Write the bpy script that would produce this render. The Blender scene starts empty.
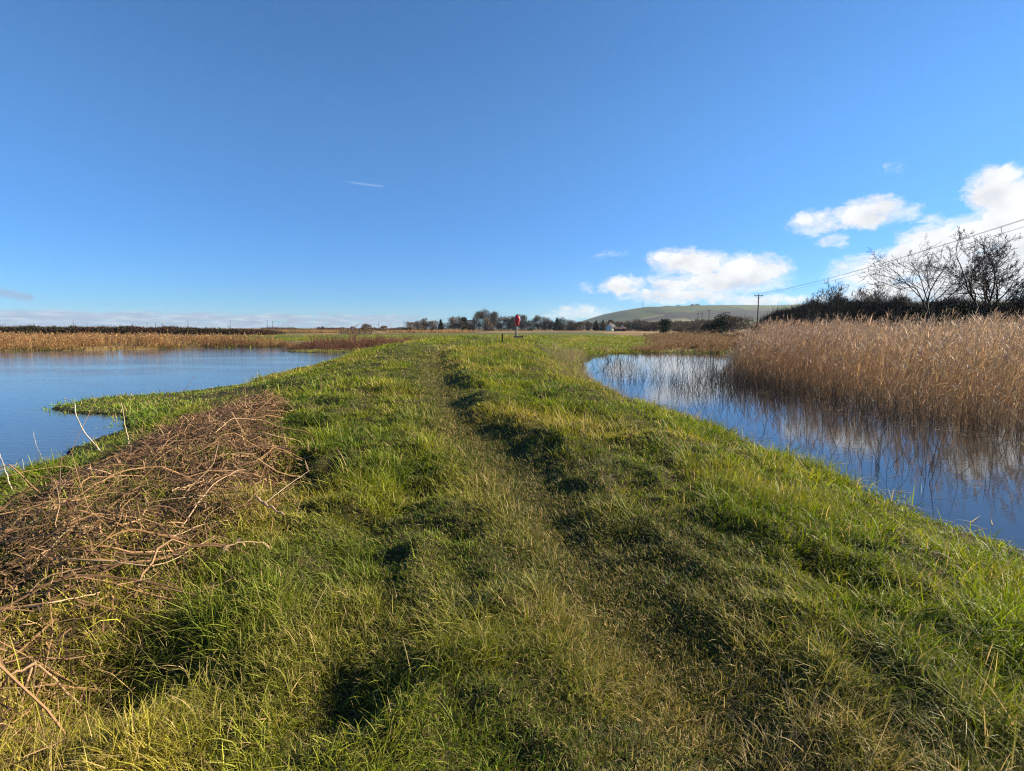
import bpy, math, random
import numpy as np
from mathutils import Vector

random.seed(11)
RNG = np.random.default_rng(7)
R = math.radians
SC = bpy.context.scene
COL = SC.collection
F, PX0, PY0, PITCH, CAMZ = 520.0, 512.0, 385.5, math.atan(57.5 / 520.0), 1.6
WATER = -0.8
SUN_AZ, SUN_EL = R(77), R(23.5)          # bearing clockwise from +Y, elevation


# ------------------------------------------------------------------ helpers
def ray(px, py):
    u, v = (px - PX0) / F, (PY0 - py) / F
    return np.array([u, math.cos(PITCH) + v * math.sin(PITCH), -math.sin(PITCH) + v * math.cos(PITCH)])


def at_z(px, py, z):
    d = ray(px, py)
    t = (z - CAMZ) / d[2]
    return np.array([d[0] * t, d[1] * t, z])


def at_y(px, py, y):
    d = ray(px, py)
    t = y / d[1]
    return np.array([d[0] * t, y, CAMZ + d[2] * t])


def hash2(ix, iy, seed):
    h = (ix.astype(np.int64) * 374761393 + iy.astype(np.int64) * 668265263 + seed * 974634777) & 0xFFFFFFFF
    h = ((h ^ (h >> 13)) * 1274126177) & 0xFFFFFFFF
    h = h ^ (h >> 16)
    return (h & 0xFFFF) / 65535.0


def vnoise(x, y, seed=0):
    x, y = np.asarray(x, float), np.asarray(y, float)
    ix, iy = np.floor(x), np.floor(y)
    fx, fy = x - ix, y - iy
    fx, fy = fx * fx * (3 - 2 * fx), fy * fy * (3 - 2 * fy)
    a, b = hash2(ix, iy, seed), hash2(ix + 1, iy, seed)
    c, d = hash2(ix, iy + 1, seed), hash2(ix + 1, iy + 1, seed)
    return (a + (b - a) * fx) * (1 - fy) + (c + (d - c) * fx) * fy


def fbm(x, y, octv=3, seed=0):
    s, a, t = 0.0, 1.0, 0.0
    for o in range(octv):
        s = s + a * vnoise(x * 2 ** o + 17.3 * o, y * 2 ** o - 9.1 * o, seed + o)
        t += a
        a *= 0.5
    return s / t


def sstep(a, b, x):
    t = np.clip((x - a) / (b - a), 0, 1)
    return t * t * (3 - 2 * t)


def lerp(a, b, t):
    return a + (b - a) * t


def seg_dist(x, y, pts, closed=False):
    best = np.full(np.shape(x), 1e9)
    n = len(pts)
    for i in range(n if closed else n - 1):
        ax, ay = pts[i]
        bx, by = pts[(i + 1) % n]
        dx, dy = bx - ax, by - ay
        t = np.clip(((x - ax) * dx + (y - ay) * dy) / (dx * dx + dy * dy), 0, 1)
        best = np.minimum(best, np.hypot(x - ax - t * dx, y - ay - t * dy))
    return best


def inside(x, y, pts):
    r = np.zeros(np.shape(x), bool)
    n = len(pts)
    for i in range(n):
        ax, ay = pts[i]
        bx, by = pts[(i + 1) % n]
        if ay == by:
            continue
        r ^= ((ay > y) != (by > y)) & (x < (bx - ax) * (y - ay) / (by - ay) + ax)
    return r


def tag(o, label=None, cat=None, group=None, kind=None):
    if label: o['label'] = label
    if cat: o['category'] = cat
    if group: o['group'] = group
    if kind: o['kind'] = kind
    return o


def empty(name, loc, rz=0.0):
    o = bpy.data.objects.new(name, None)
    o.empty_display_size = 0.2
    COL.objects.link(o)
    o.location = loc
    o.rotation_euler = (0, 0, rz)
    return o


def copy_tree(o, parent=None):
    c = o.copy()
    COL.objects.link(c)
    if parent is not None:
        c.parent = parent
    for ch in list(o.children):
        copy_tree(ch, c)
    return c


class MB:
    """collects vertex/face arrays and links them as ONE mesh object"""

    def __init__(self):
        self.v, self.q, self.t, self.c, self.n = [], [], [], [], 0

    def add(self, v, quads=None, tris=None, col=None):
        v = np.asarray(v, float).reshape(-1, 3)
        if quads is not None and len(quads): self.q.append(np.asarray(quads, np.int64).reshape(-1, 4) + self.n)
        if tris is not None and len(tris): self.t.append(np.asarray(tris, np.int64).reshape(-1, 3) + self.n)
        if col is None:
            col = np.ones((len(v), 3))
        col = np.broadcast_to(np.asarray(col, float), (len(v), 3))
        self.c.append(col)
        self.v.append(v)
        self.n += len(v)

    def box(self, x0, x1, y0, y1, z0, z1):
        v = [(x, y, z) for z in (z0, z1) for y in (y0, y1) for x in (x0, x1)]
        self.add(v, [(0, 2, 3, 1), (4, 5, 7, 6), (0, 1, 5, 4), (2, 6, 7, 3), (0, 4, 6, 2), (1, 3, 7, 5)])

    def bar(self, a, b, r0, r1=None, sides=8):
        self.tubes(np.array([[a, b]], float), np.array([[r0, r0 if r1 is None else r1]], float), sides, cap=True)

    def tubes(self, P, Rad, sides=4, col=None, cap=False):
        """P (N,K,3) polylines, Rad (N,K) radii, col (N,3) or (N,K,3)"""
        P = np.asarray(P, float)
        N, K, _ = P.shape
        T = np.gradient(P, axis=1)
        T /= np.linalg.norm(T, axis=2, keepdims=True) + 1e-9
        up = np.where(np.abs(T[:, :1, 2:3]) > 0.8, np.array([1.0, 0, 0]), np.array([0, 0, 1.0]))
        up = np.broadcast_to(up, T.shape)
        U = np.cross(T, up); U /= np.linalg.norm(U, axis=2, keepdims=True) + 1e-9
        V = np.cross(T, U)
        ang = np.arange(sides) * 2 * math.pi / sides
        ring = (P[:, :, None, :] + Rad[:, :, None, None] *
                (np.cos(ang)[None, None, :, None] * U[:, :, None, :] + np.sin(ang)[None, None, :, None] * V[:, :, None, :]))
        v = ring.reshape(-1, 3)
        base = (np.arange(N) * K * sides)[:, None, None] + (np.arange(K - 1) * sides)[None, :, None]
        j = np.arange(sides)
        j2 = (j + 1) % sides
        q = np.stack([base + j, base + j2, base + sides + j2, base + sides + j], -1).reshape(-1, 4)
        tr = None
        if cap and sides >= 3:
            tr = []
            for b in range(N):
                for k in (0, K - 1):
                    o = b * K * sides + k * sides
                    for s in range(1, sides - 1):
                        tr.append((o, o + s + 1, o + s) if k == 0 else (o, o + s, o + s + 1))
        if col is not None:
            col = np.asarray(col, float)
            if col.ndim == 2: col = np.repeat(col, K * sides, 0)
            elif col.ndim == 3: col = np.repeat(col.reshape(-1, 3), sides, 0)
        self.add(v, q, tr, col)

    def ribbons(self, P, W, side, col=None):
        """P (N,K,3); W (N,K) half widths (last may be 0 -> tip); side (N,3) width direction; col (N,3)/(N,K,3)"""
        N, K, _ = P.shape
        L = P[:, :-1] - W[:, :-1, None] * side[:, None, :]
        Rr = P[:, :-1] + W[:, :-1, None] * side[:, None, :]
        rows = np.stack([L, Rr], 2).reshape(N, (K - 1) * 2, 3)
        v = np.concatenate([rows, P[:, -1:]], 1)
        nv = v.shape[1]
        b = (np.arange(N) * nv)[:, None]
        q = [np.stack([b + 2 * k, b + 2 * k + 1, b + 2 * k + 3, b + 2 * k + 2], -1).reshape(-1, 4) for k in range(K - 2)]
        t = np.stack([b + nv - 3, b + nv - 2, b + nv - 1], -1).reshape(-1, 3)
        if col is not None:
            col = np.asarray(col, float)
            if col.ndim == 2: col = np.repeat(col, nv, 0)
            else:
                idx = np.append(np.repeat(np.arange(K - 1), 2), K - 1)
                col = col[:, idx].reshape(-1, 3)
        self.add(v.reshape(-1, 3), np.concatenate(q) if q else None, t, col)

    def build(self, name, m, parent=None, smooth=False):
        me = bpy.data.meshes.new(name)
        v = np.concatenate(self.v)
        q = np.concatenate(self.q) if self.q else np.zeros((0, 4), np.int64)
        t = np.concatenate(self.t) if self.t else np.zeros((0, 3), np.int64)
        me.vertices.add(len(v)); me.vertices.foreach_set('co', v.astype(np.float32).ravel())
        loops = np.concatenate([q.ravel(), t.ravel()]).astype(np.int32)
        me.loops.add(len(loops)); me.loops.foreach_set('vertex_index', loops)
        ls = np.concatenate([np.arange(len(q)) * 4, len(q) * 4 + np.arange(len(t)) * 3]).astype(np.int32)
        me.polygons.add(len(ls)); me.polygons.foreach_set('loop_start', ls)
        me.polygons.foreach_set('use_smooth', np.full(len(ls), smooth))
        c = np.concatenate(self.c)
        a = me.color_attributes.new('col', 'FLOAT_COLOR', 'POINT')
        a.data.foreach_set('color', np.concatenate([c, np.ones((len(c), 1))], 1).astype(np.float32).ravel())
        me.update(calc_edges=True)
        me.materials.append(m)
        o = bpy.data.objects.new(name, me)
        COL.objects.link(o)
        if parent is not None: o.parent = parent
        return o


# ------------------------------------------------------------------ materials
def newmat(name):
    m = bpy.data.materials.new(name)
    m.use_nodes = True
    nt = m.node_tree
    nt.nodes.clear()
    out = nt.nodes.new('ShaderNodeOutputMaterial')
    return m, nt, out


def N(nt, typ, **kw):
    n = nt.nodes.new(typ)
    for k, v in kw.items():
        if k == 'ins':
            for i, x in v.items():
                if hasattr(x, 'is_linked'):
                    nt.links.new(x, n.inputs[i])
                else:
                    n.inputs[i].default_value = x
        else:
            setattr(n, k, v)
    return n


def plant_mat(name, transl=0.35, rough=0.45, spec=0.4, vary=0.25):
    """colour comes from the plant's own colour attribute, varied by noise; light also passes through the blades"""
    m, nt, out = newmat(name)
    at = N(nt, 'ShaderNodeAttribute', attribute_name='col')
    pr = N(nt, 'ShaderNodeBsdfPrincipled', ins={'Roughness': rough, 'Specular IOR Level': spec})
    nt.links.new(at.outputs['Color'], pr.inputs['Base Color'])
    if transl > 0:
        tr = N(nt, 'ShaderNodeBsdfTranslucent')
        hs = N(nt, 'ShaderNodeHueSaturation', ins={'Saturation': 1.1, 'Value': 1.25, 'Color': at.outputs['Color']})
        nt.links.new(hs.outputs[0], tr.inputs['Color'])
        mx = N(nt, 'ShaderNodeMixShader', ins={0: transl, 1: pr.outputs[0], 2: tr.outputs[0]})
        nt.links.new(mx.outputs[0], out.inputs[0])
    else:
        nt.links.new(pr.outputs[0], out.inputs[0])
    return m


def rough_mat(name, c1, c2, scale=6.0, rough=0.85, bump=0.3, spec=0.3, stretch=(1, 1, 1)):
    m, nt, out = newmat(name)
    tc = N(nt, 'ShaderNodeTexCoord')
    mp = N(nt, 'ShaderNodeMapping', ins={'Vector': tc.outputs['Object'], 'Scale': stretch})
    no = N(nt, 'ShaderNodeTexNoise', ins={'Vector': mp.outputs[0], 'Scale': scale, 'Detail': 6.0, 'Roughness': 0.65})
    cr = N(nt, 'ShaderNodeValToRGB')
    cr.color_ramp.elements[0].position, cr.color_ramp.elements[1].position = 0.3, 0.7
    cr.color_ramp.elements[0].color, cr.color_ramp.elements[1].color = (*c1, 1), (*c2, 1)
    nt.links.new(no.outputs['Fac'], cr.inputs[0])
    pr = N(nt, 'ShaderNodeBsdfPrincipled', ins={'Base Color': cr.outputs[0], 'Roughness': rough, 'Specular IOR Level': spec})
    bp = N(nt, 'ShaderNodeBump', ins={'Strength': bump, 'Distance': 0.02, 'Height': no.outputs['Fac']})
    nt.links.new(bp.outputs[0], pr.inputs['Normal'])
    nt.links.new(pr.outputs[0], out.inputs[0])
    return m


def ground_mat():
    m, nt, out = newmat('ground_soil_and_turf')
    at = N(nt, 'ShaderNodeAttribute', attribute_name='col')
    tc = N(nt, 'ShaderNodeTexCoord')
    no = N(nt, 'ShaderNodeTexNoise', ins={'Vector': tc.outputs['Object'], 'Scale': 9.0, 'Detail': 8.0, 'Roughness': 0.7})
    no2 = N(nt, 'ShaderNodeTexNoise', ins={'Vector': tc.outputs['Object'], 'Scale': 0.35, 'Detail': 6.0, 'Roughness': 0.65})
    mr = N(nt, 'ShaderNodeMapRange', ins={0: no.outputs['Fac'], 1: 0.3, 2: 0.7, 3: 0.65, 4: 1.35})
    mr2 = N(nt, 'ShaderNodeMapRange', ins={0: no2.outputs['Fac'], 1: 0.3, 2: 0.7, 3: 0.75, 4: 1.25})
    mu = N(nt, 'ShaderNodeMath', operation='MULTIPLY', ins={0: mr.outputs[0], 1: mr2.outputs[0]})
    mix = N(nt, 'ShaderNodeVectorMath', operation='SCALE', ins={0: at.outputs['Color'], 'Scale': mu.outputs[0]})
    pr = N(nt, 'ShaderNodeBsdfPrincipled', ins={'Base Color': mix.outputs[0], 'Roughness': 0.95, 'Specular IOR Level': 0.15})
    bp = N(nt, 'ShaderNodeBump', ins={'Strength': 0.6, 'Distance': 0.03, 'Height': no.outputs['Fac']})
    nt.links.new(bp.outputs[0], pr.inputs['Normal'])
    nt.links.new(pr.outputs[0], out.inputs[0])
    return m


def water_mat(name, base, ripple, scale, dist, ior=1.38):
    m, nt, out = newmat(name)
    tc = N(nt, 'ShaderNodeTexCoord')
    mp = N(nt, 'ShaderNodeMapping', ins={'Vector': tc.outputs['Object'], 'Scale': (1.0, 2.2, 1.0), 'Rotation': (0, 0, R(14))})
    no = N(nt, 'ShaderNodeTexNoise', ins={'Vector': mp.outputs[0], 'Scale': scale, 'Detail': 4.0, 'Roughness': 0.55})
    gust = N(nt, 'ShaderNodeTexNoise', ins={'Vector': mp.outputs[0], 'Scale': 0.09, 'Detail': 3.0, 'Roughness': 0.5})
    gm = N(nt, 'ShaderNodeMapRange', ins={0: gust.outputs['Fac'], 1: 0.35, 2: 0.7, 3: 0.3, 4: 0.9})
    st = N(nt, 'ShaderNodeMath', operation='MULTIPLY', ins={0: gm.outputs[0], 1: ripple})
    bp = N(nt, 'ShaderNodeBump', ins={'Distance': dist, 'Height': no.outputs['Fac'], 'Strength': st.outputs[0]})
    pr = N(nt, 'ShaderNodeBsdfPrincipled', ins={'Base Color': (*base, 1), 'Roughness': 0.02, 'IOR': ior})
    nt.links.new(bp.outputs[0], pr.inputs['Normal'])
    nt.links.new(pr.outputs[0], out.inputs[0])
    return m


M = {
    'grass': plant_mat('grass_blades', 0.33, 0.55, 0.16),
    'reed': plant_mat('dry_reed', 0.3, 0.6, 0.25),
    'twig': plant_mat('bare_twig', 0.0, 0.85, 0.15),
    'stem': plant_mat('dry_stem', 0.12, 0.65, 0.3),
    'ground': ground_mat(),
    'bark': rough_mat('tree_bark', (0.025, 0.02, 0.016), (0.08, 0.066, 0.05), 9, 0.9, 0.6, stretch=(1, 1, 0.25)),
    'wood': rough_mat('weathered_wood', (0.06, 0.05, 0.04), (0.16, 0.13, 0.1), 12, 0.85, 0.4, stretch=(1, 1, 0.15)),
    'darkwood': rough_mat('dark_post_wood', (0.012, 0.01, 0.009), (0.035, 0.03, 0.025), 14, 0.8, 0.4, stretch=(1, 1, 0.2)),
    'greypole': rough_mat('grey_pole_wood', (0.035, 0.03, 0.027), (0.09, 0.08, 0.07), 8, 0.85, 0.3, stretch=(1, 1, 0.15)),
    'metal': rough_mat('galvanised_steel', (0.2, 0.21, 0.2), (0.32, 0.33, 0.32), 10, 0.45, 0.1, 0.6),
    'red': rough_mat('red_plastic', (0.5, 0.012, 0.018), (0.62, 0.02, 0.026), 7, 0.38, 0.05, 0.5),
    'darkred': rough_mat('dark_red_plastic', (0.12, 0.008, 0.012), (0.17, 0.012, 0.016), 7, 0.45, 0.05, 0.5),
    'white': rough_mat('white_paint', (0.62, 0.61, 0.58), (0.78, 0.77, 0.74), 5, 0.6, 0.1, 0.4),
    'render_wall': rough_mat('pale_render', (0.5, 0.48, 0.43), (0.66, 0.64, 0.58), 3, 0.85, 0.15),
    'brick': rough_mat('dull_brick', (0.1, 0.06, 0.045), (0.2, 0.12, 0.085), 4, 0.9, 0.3),
    'slate': rough_mat('slate_roof', (0.03, 0.033, 0.042), (0.07, 0.073, 0.085), 4, 0.75, 0.3),
    'tile': rough_mat('tile_roof', (0.09, 0.05, 0.038), (0.17, 0.09, 0.06), 4, 0.85, 0.3),
    'pane': rough_mat('window_glass', (0.015, 0.018, 0.022), (0.03, 0.035, 0.04), 2, 0.08, 0.0, 0.6),
    'wire': rough_mat('wire', (0.03, 0.03, 0.03), (0.06, 0.06, 0.06), 4, 0.6, 0.0),
    'ceramic': rough_mat('insulator_ceramic', (0.05, 0.03, 0.02), (0.09, 0.05, 0.03), 8, 0.3, 0.0, 0.6),
    'stone': rough_mat('weathered_concrete', (0.12, 0.1, 0.08), (0.24, 0.21, 0.17), 8, 0.9, 0.5),
    'waterL': water_mat('open_pond_water', (0.055, 0.075, 0.085), 0.3, 3.2, 0.05, 1.46),
    'waterR': water_mat('still_pond_water', (0.02, 0.021, 0.018), 0.12, 2.6, 0.03, 1.45),
}

# ------------------------------------------------------------------ lie of the land
SHORE_R = [(5.6, -40), (5.4, 0), (5.35, 5), (5.15, 8), (4.85, 11), (4.3, 15), (3.5, 21), (3.7, 28), (4.3, 34), (6.0, 42), (9, 49), (13, 50.8),
           (17, 50), (20.5, 49.5), (21, 40), (23, 30), (25, 15), (27, -40)]
SHORE_L = [(-7.6, -40), (-7.4, 2), (-7.7, 6), (-8.2, 9), (-9.2, 12.5), (-10.6, 14.0), (-12.4, 14.5), (-14.0, 15.6), (-14.2, 17.4), (-12.2, 19.2),
           (-11.3, 22), (-12.0, 26), (-12.6, 33), (-13.4, 42), (-14.2, 49), (-16.5, 50.5), (-20, 51), (-23, 53), (-25, 60), (-30, 66), (-38, 65),
           (-44, 57), (-60, 53.5), (-90, 53), (-140, 55), (-170, 30), (-170, -40)]
CREST = [(-0.4, -60), (-0.4, 4), (-1.3, 12), (-3.4, 24), (-4.0, 34), (-2.0, 44), (-0.6, 52), (-1.5, 66), (-4, 90)]
PATH = [(1.7, -4), (1.05, 1), (0.62, 3), (0.08, 5.5), (-0.95, 9), (-1.95, 14), (-2.85, 20), (-4.0, 28), (-4.2, 34), (-2.6, 42), (1, 48), (6, 56)]
PILE = [(-6.9, 13.4), (-5.4, 12.4), (-3.9, 8.6), (-2.5, 5.9), (-1.95, 4.1), (-1.6, 2.5), (-1.75, 1.5), (-3.2, 1.3), (-5.0, 4.6), (-6.4, 8.0), (-7.0, 11)]
MEADOW = [(-3, 44), (5, 44), (10, 51), (15.5, 58), (19, 72), (27, 100), (29, 130), (40, 235), (-12, 235), (-6, 100), (-5, 60)]
HOLLOWS = [(-1.75, 2.3, 0.38, 0.2), (-2.4, 5.7, 0.42, 0.26), (-0.6, 2.0, 0.16, 0.06), (-3.2, 8.2, 0.35, 0.16)]
BANK2 = [(-90, 128), (-50, 112), (-20, 104), (0, 104), (10, 110)]


def crest_z(y):
    return np.interp(y, [-60, 10, 20, 30, 40, 48, 60, 90, 130, 180], [0, 0, 0.1, 0.33, 0.62, 0.76, 0.5, -0.3, -0.5, -0.5])


def land(x, y):
    """everything one needs to know of points on the ground"""
    x, y = np.asarray(x, float), np.asarray(y, float)
    amp = lerp(0.75, 2.0, sstep(12, 50, np.hypot(x, y)))
    xs = x + (fbm(x / 1.1, y / 1.1, 3, 401) - 0.5) * amp
    ys = y + (fbm(x / 1.1, y / 1.1, 3, 402) - 0.5) * amp
    eR, eL = seg_dist(xs, ys, SHORE_R, True), seg_dist(xs, ys, SHORE_L, True)
    wR, wL = inside(xs, ys, SHORE_R), inside(xs, ys, SHORE_L)
    wet = wR | wL
    edge = np.minimum(eR, eL)
    dc, dp = seg_dist(x, y, CREST), seg_dist(x, y, PATH)
    w0 = np.interp(y, [0, 10, 25, 45, 60], [1.9, 2.2, 3.0, 3.4, 3.0])
    lev = 1 - sstep(w0, w0 + np.interp(y, [0, 20, 60], [4.4, 6.0, 9.0]), dc)
    far = np.hypot(x, y)
    marsh = -0.52 + 0.16 * (fbm(x / 14, y / 14, 3, 5) - 0.5) + 0.25 * np.exp(-(seg_dist(x, y, BANK2) / 2.6) ** 2) * 2.0
    z = marsh + (crest_z(y) - marsh) * lev
    W = np.where(eR < eL, lerp(3.4, 26.0, sstep(37, 50, y) * (1 - lev) ** 0.7), 4.6)
    k = sstep(-0.25, 1, edge / W)
    k = np.maximum(k, 0.05)
    z = np.where(wet, WATER - 0.7 * sstep(0, 2.2, edge) - 0.02, WATER + 0.03 + (z - WATER) * k)
    dry = np.where(wet, 0.0, sstep(0.0, 1.2, edge))
    spit = (1 - sstep(-10.6, -9.4, x)) * sstep(11.5, 13, y) * (1 - sstep(20, 22, y))
    dry = dry * (1 - 0.9 * spit)
    z = np.where(wet, z, np.minimum(z, lerp(10.0, WATER + 0.07, spit)))
    onpath = np.exp(-(dp / 0.42) ** 2)
    hum = (fbm(x / 1.0, y / 1.0, 3, 21) - 0.5) * 0.2 + (fbm(x / 0.38, y / 0.55, 2, 127) - 0.5) * 0.2 + (0.5 - np.abs(fbm(x / 0.42, y / 0.42, 2, 33) - 0.5) * 2 - 0.3) * 0.12
    near = (1 - sstep(60, 120, far)) * lerp(1.0, 0.6, sstep(9, 26, far))
    for hx, hy, hr, hd in HOLLOWS:
        z = z - hd * np.exp(-((x - hx) ** 2 + (y - hy) ** 2) / (hr * hr))
    z = z + hum * dry * near * (1 - 0.8 * np.exp(-(dp / 0.6) ** 2)) - 0.09 * onpath * dry
    # a ridge of long tussocks along the right side of the tread
    px = np.interp(y, [p[1] for p in PATH], [p[0] for p in PATH])
    off = x - px
    z = z + dry * sstep(3.2, 8, y) * (1 - sstep(28, 34, y)) * 0.19 * np.exp(-((off - 0.95 - 0.12 * np.sin(y * 1.1)) / 0.38) ** 2) * (0.55 + 0.65 * vnoise(x * 0.9, y * 0.9, 77))
    mead = inside(x, y, MEADOW)
    pe = seg_dist(x, y, PILE, True) * inside(x, y, PILE)
    z = z + 0.17 * sstep(0.0, 1.1, pe)
    return dict(z=z, mead=mead, wet=wet, wL=wL, wR=wR, edge=edge, eR=eR, eL=eL, dc=dc, dp=dp, lev=lev, dry=dry, onpath=onpath, far=far, off=off)


def gz(x, y):
    return float(land(np.array([x]), np.array([y]))['z'][0])


def build_ground():
    na = 1100
    rr = np.concatenate([np.exp(np.arange(math.log(0.25), math.log(10), 0.0105)), np.exp(np.arange(math.log(10), math.log(40), 0.017)), np.exp(np.linspace(math.log(40), math.log(5000), 170))])
    nr = len(rr)
    aa = np.arange(na) * 2 * math.pi / na
    RR, AA = np.meshgrid(rr, aa, indexing='ij')
    x, y = (RR * np.sin(AA)).ravel(), (RR * np.cos(AA)).ravel()
    L = land(x, y)
    z = L['z'] + 0.0
    far = L['far']
    # colours of the soil and of the far turf that is too distant for single blades
    soil = np.array([0.045, 0.04, 0.016])
    turf = np.array([0.062, 0.07, 0.02])
    straw = np.array([0.3, 0.19, 0.08])
    rust = np.array([0.11, 0.062, 0.035])
    green = np.array([0.055, 0.085, 0.022])
    n1 = fbm(x / 30, y / 9, 4, 3)[:, None]
    n2 = fbm(x / 60, y / 22, 3, 8)[:, None]
    t = sstep(20, 60, far)[:, None]
    c = soil * (1 - t) + turf * t
    marsh = (1 - L['lev'])[:, None] * sstep(45, 75, far)[:, None]
    mc = rust + (straw - rust) * sstep(0.35, 0.6, n1)
    grn = (sstep(0.52, 0.6, n2) * 0.8)
    mc = mc + (green - mc) * grn
    c = c + (mc - c) * marsh
    # the green meadow in the middle distance
    md = (sstep(-75, -45, x) * (1 - sstep(15, 40, x)) * sstep(82, 92, y) * (1 - sstep(185, 230, y)))[:, None]
    md = np.maximum(md, (L['mead'] & (y > 46))[:, None] * 1.0)
    c = c + (np.array([0.085, 0.1, 0.022]) * (0.7 + 0.6 * n1) - c) * md
    c = np.where(L['wet'][:, None], np.array([0.03, 0.026, 0.018]), c)
    mud = (~L['wet'] & (far < 60) & ~((x < -9.4) & (y > 12) & (y < 22)))[:, None] * (1 - sstep(0.15, 0.55, L['edge'] + 0.5 * (fbm(x / 0.4, y / 0.4, 2, 71) - 0.5)))[:, None]
    c = c + (np.array([0.035, 0.026, 0.016]) - c) * mud
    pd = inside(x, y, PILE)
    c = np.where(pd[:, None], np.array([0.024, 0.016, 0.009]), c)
    bare = (np.exp(-(L['dp'] / 0.5) ** 2) * sstep(0.69, 0.74, fbm(x / 0.2, y / 0.2, 3, 91)) * 0.7 * (far < 40))[:, None]
    c = c + (np.array([0.11, 0.08, 0.048]) - c) * np.clip(bare * 1.3, 0, 1)
    v = np.stack([x, y, z], 1)
    v = np.concatenate([v, [[0, 0, gz(0, 0)]]])
    c = np.concatenate([c, [soil]])
    i = np.arange(nr - 1)[:, None] * na
    j = np.arange(na)[None, :]
    j2 = (j + 1) % na
    q = np.stack([i + j, i + na + j, i + na + j2, i + j2], -1).reshape(-1, 4)
    tr = np.stack([np.full(na, nr * na), np.arange(na), (np.arange(na) + 1) % na], -1)
    mb = MB()
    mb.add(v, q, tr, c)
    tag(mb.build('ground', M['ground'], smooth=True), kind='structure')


def build_water():
    for nm, poly, mt in (('pond_water', [(-175, -45), (-5.6, -45), (-5.6, 12), (-9.5, 22), (-11, 50), (-14, 53), (-20, 72), (-60, 72), (-175, 66)], 'waterL'),
                         ('pond_water', [(2.4, -45), (30, -45), (26, 15), (24, 53), (8, 53), (2.0, 38), (2.0, 20), (2.6, 12)], 'waterR')):
        me = bpy.data.meshes.new(nm)
        me.from_pydata([(a, b, WATER) for a, b in poly], [], [tuple(range(len(poly)))])
        me.materials.append(M[mt])
        o = bpy.data.objects.new(nm, me)
        COL.objects.link(o)
        tag(o, kind='structure')


# ------------------------------------------------------------------ grass
def blade_points(root, az, L, th0, th1, ss):
    """curved blades: angle from vertical runs th0 -> th0+th1 along the blade"""
    K = len(ss)
    P = np.zeros((len(L), K, 3))
    P[:, 0] = root
    for k in range(1, K):
        sm = 0.5 * (ss[k] + ss[k - 1])
        th = th0 + th1 * sm
        ds = L * (ss[k] - ss[k - 1])
        P[:, k, 0] = P[:, k - 1, 0] + ds * np.sin(th) * np.cos(az)
        P[:, k, 1] = P[:, k - 1, 1] + ds * np.sin(th) * np.sin(az)
        P[:, k, 2] = P[:, k - 1, 2] + ds * np.cos(th)
    return P


def mixc(a, b, t):
    return a + (np.asarray(b) - a) * t[:, None]


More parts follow.
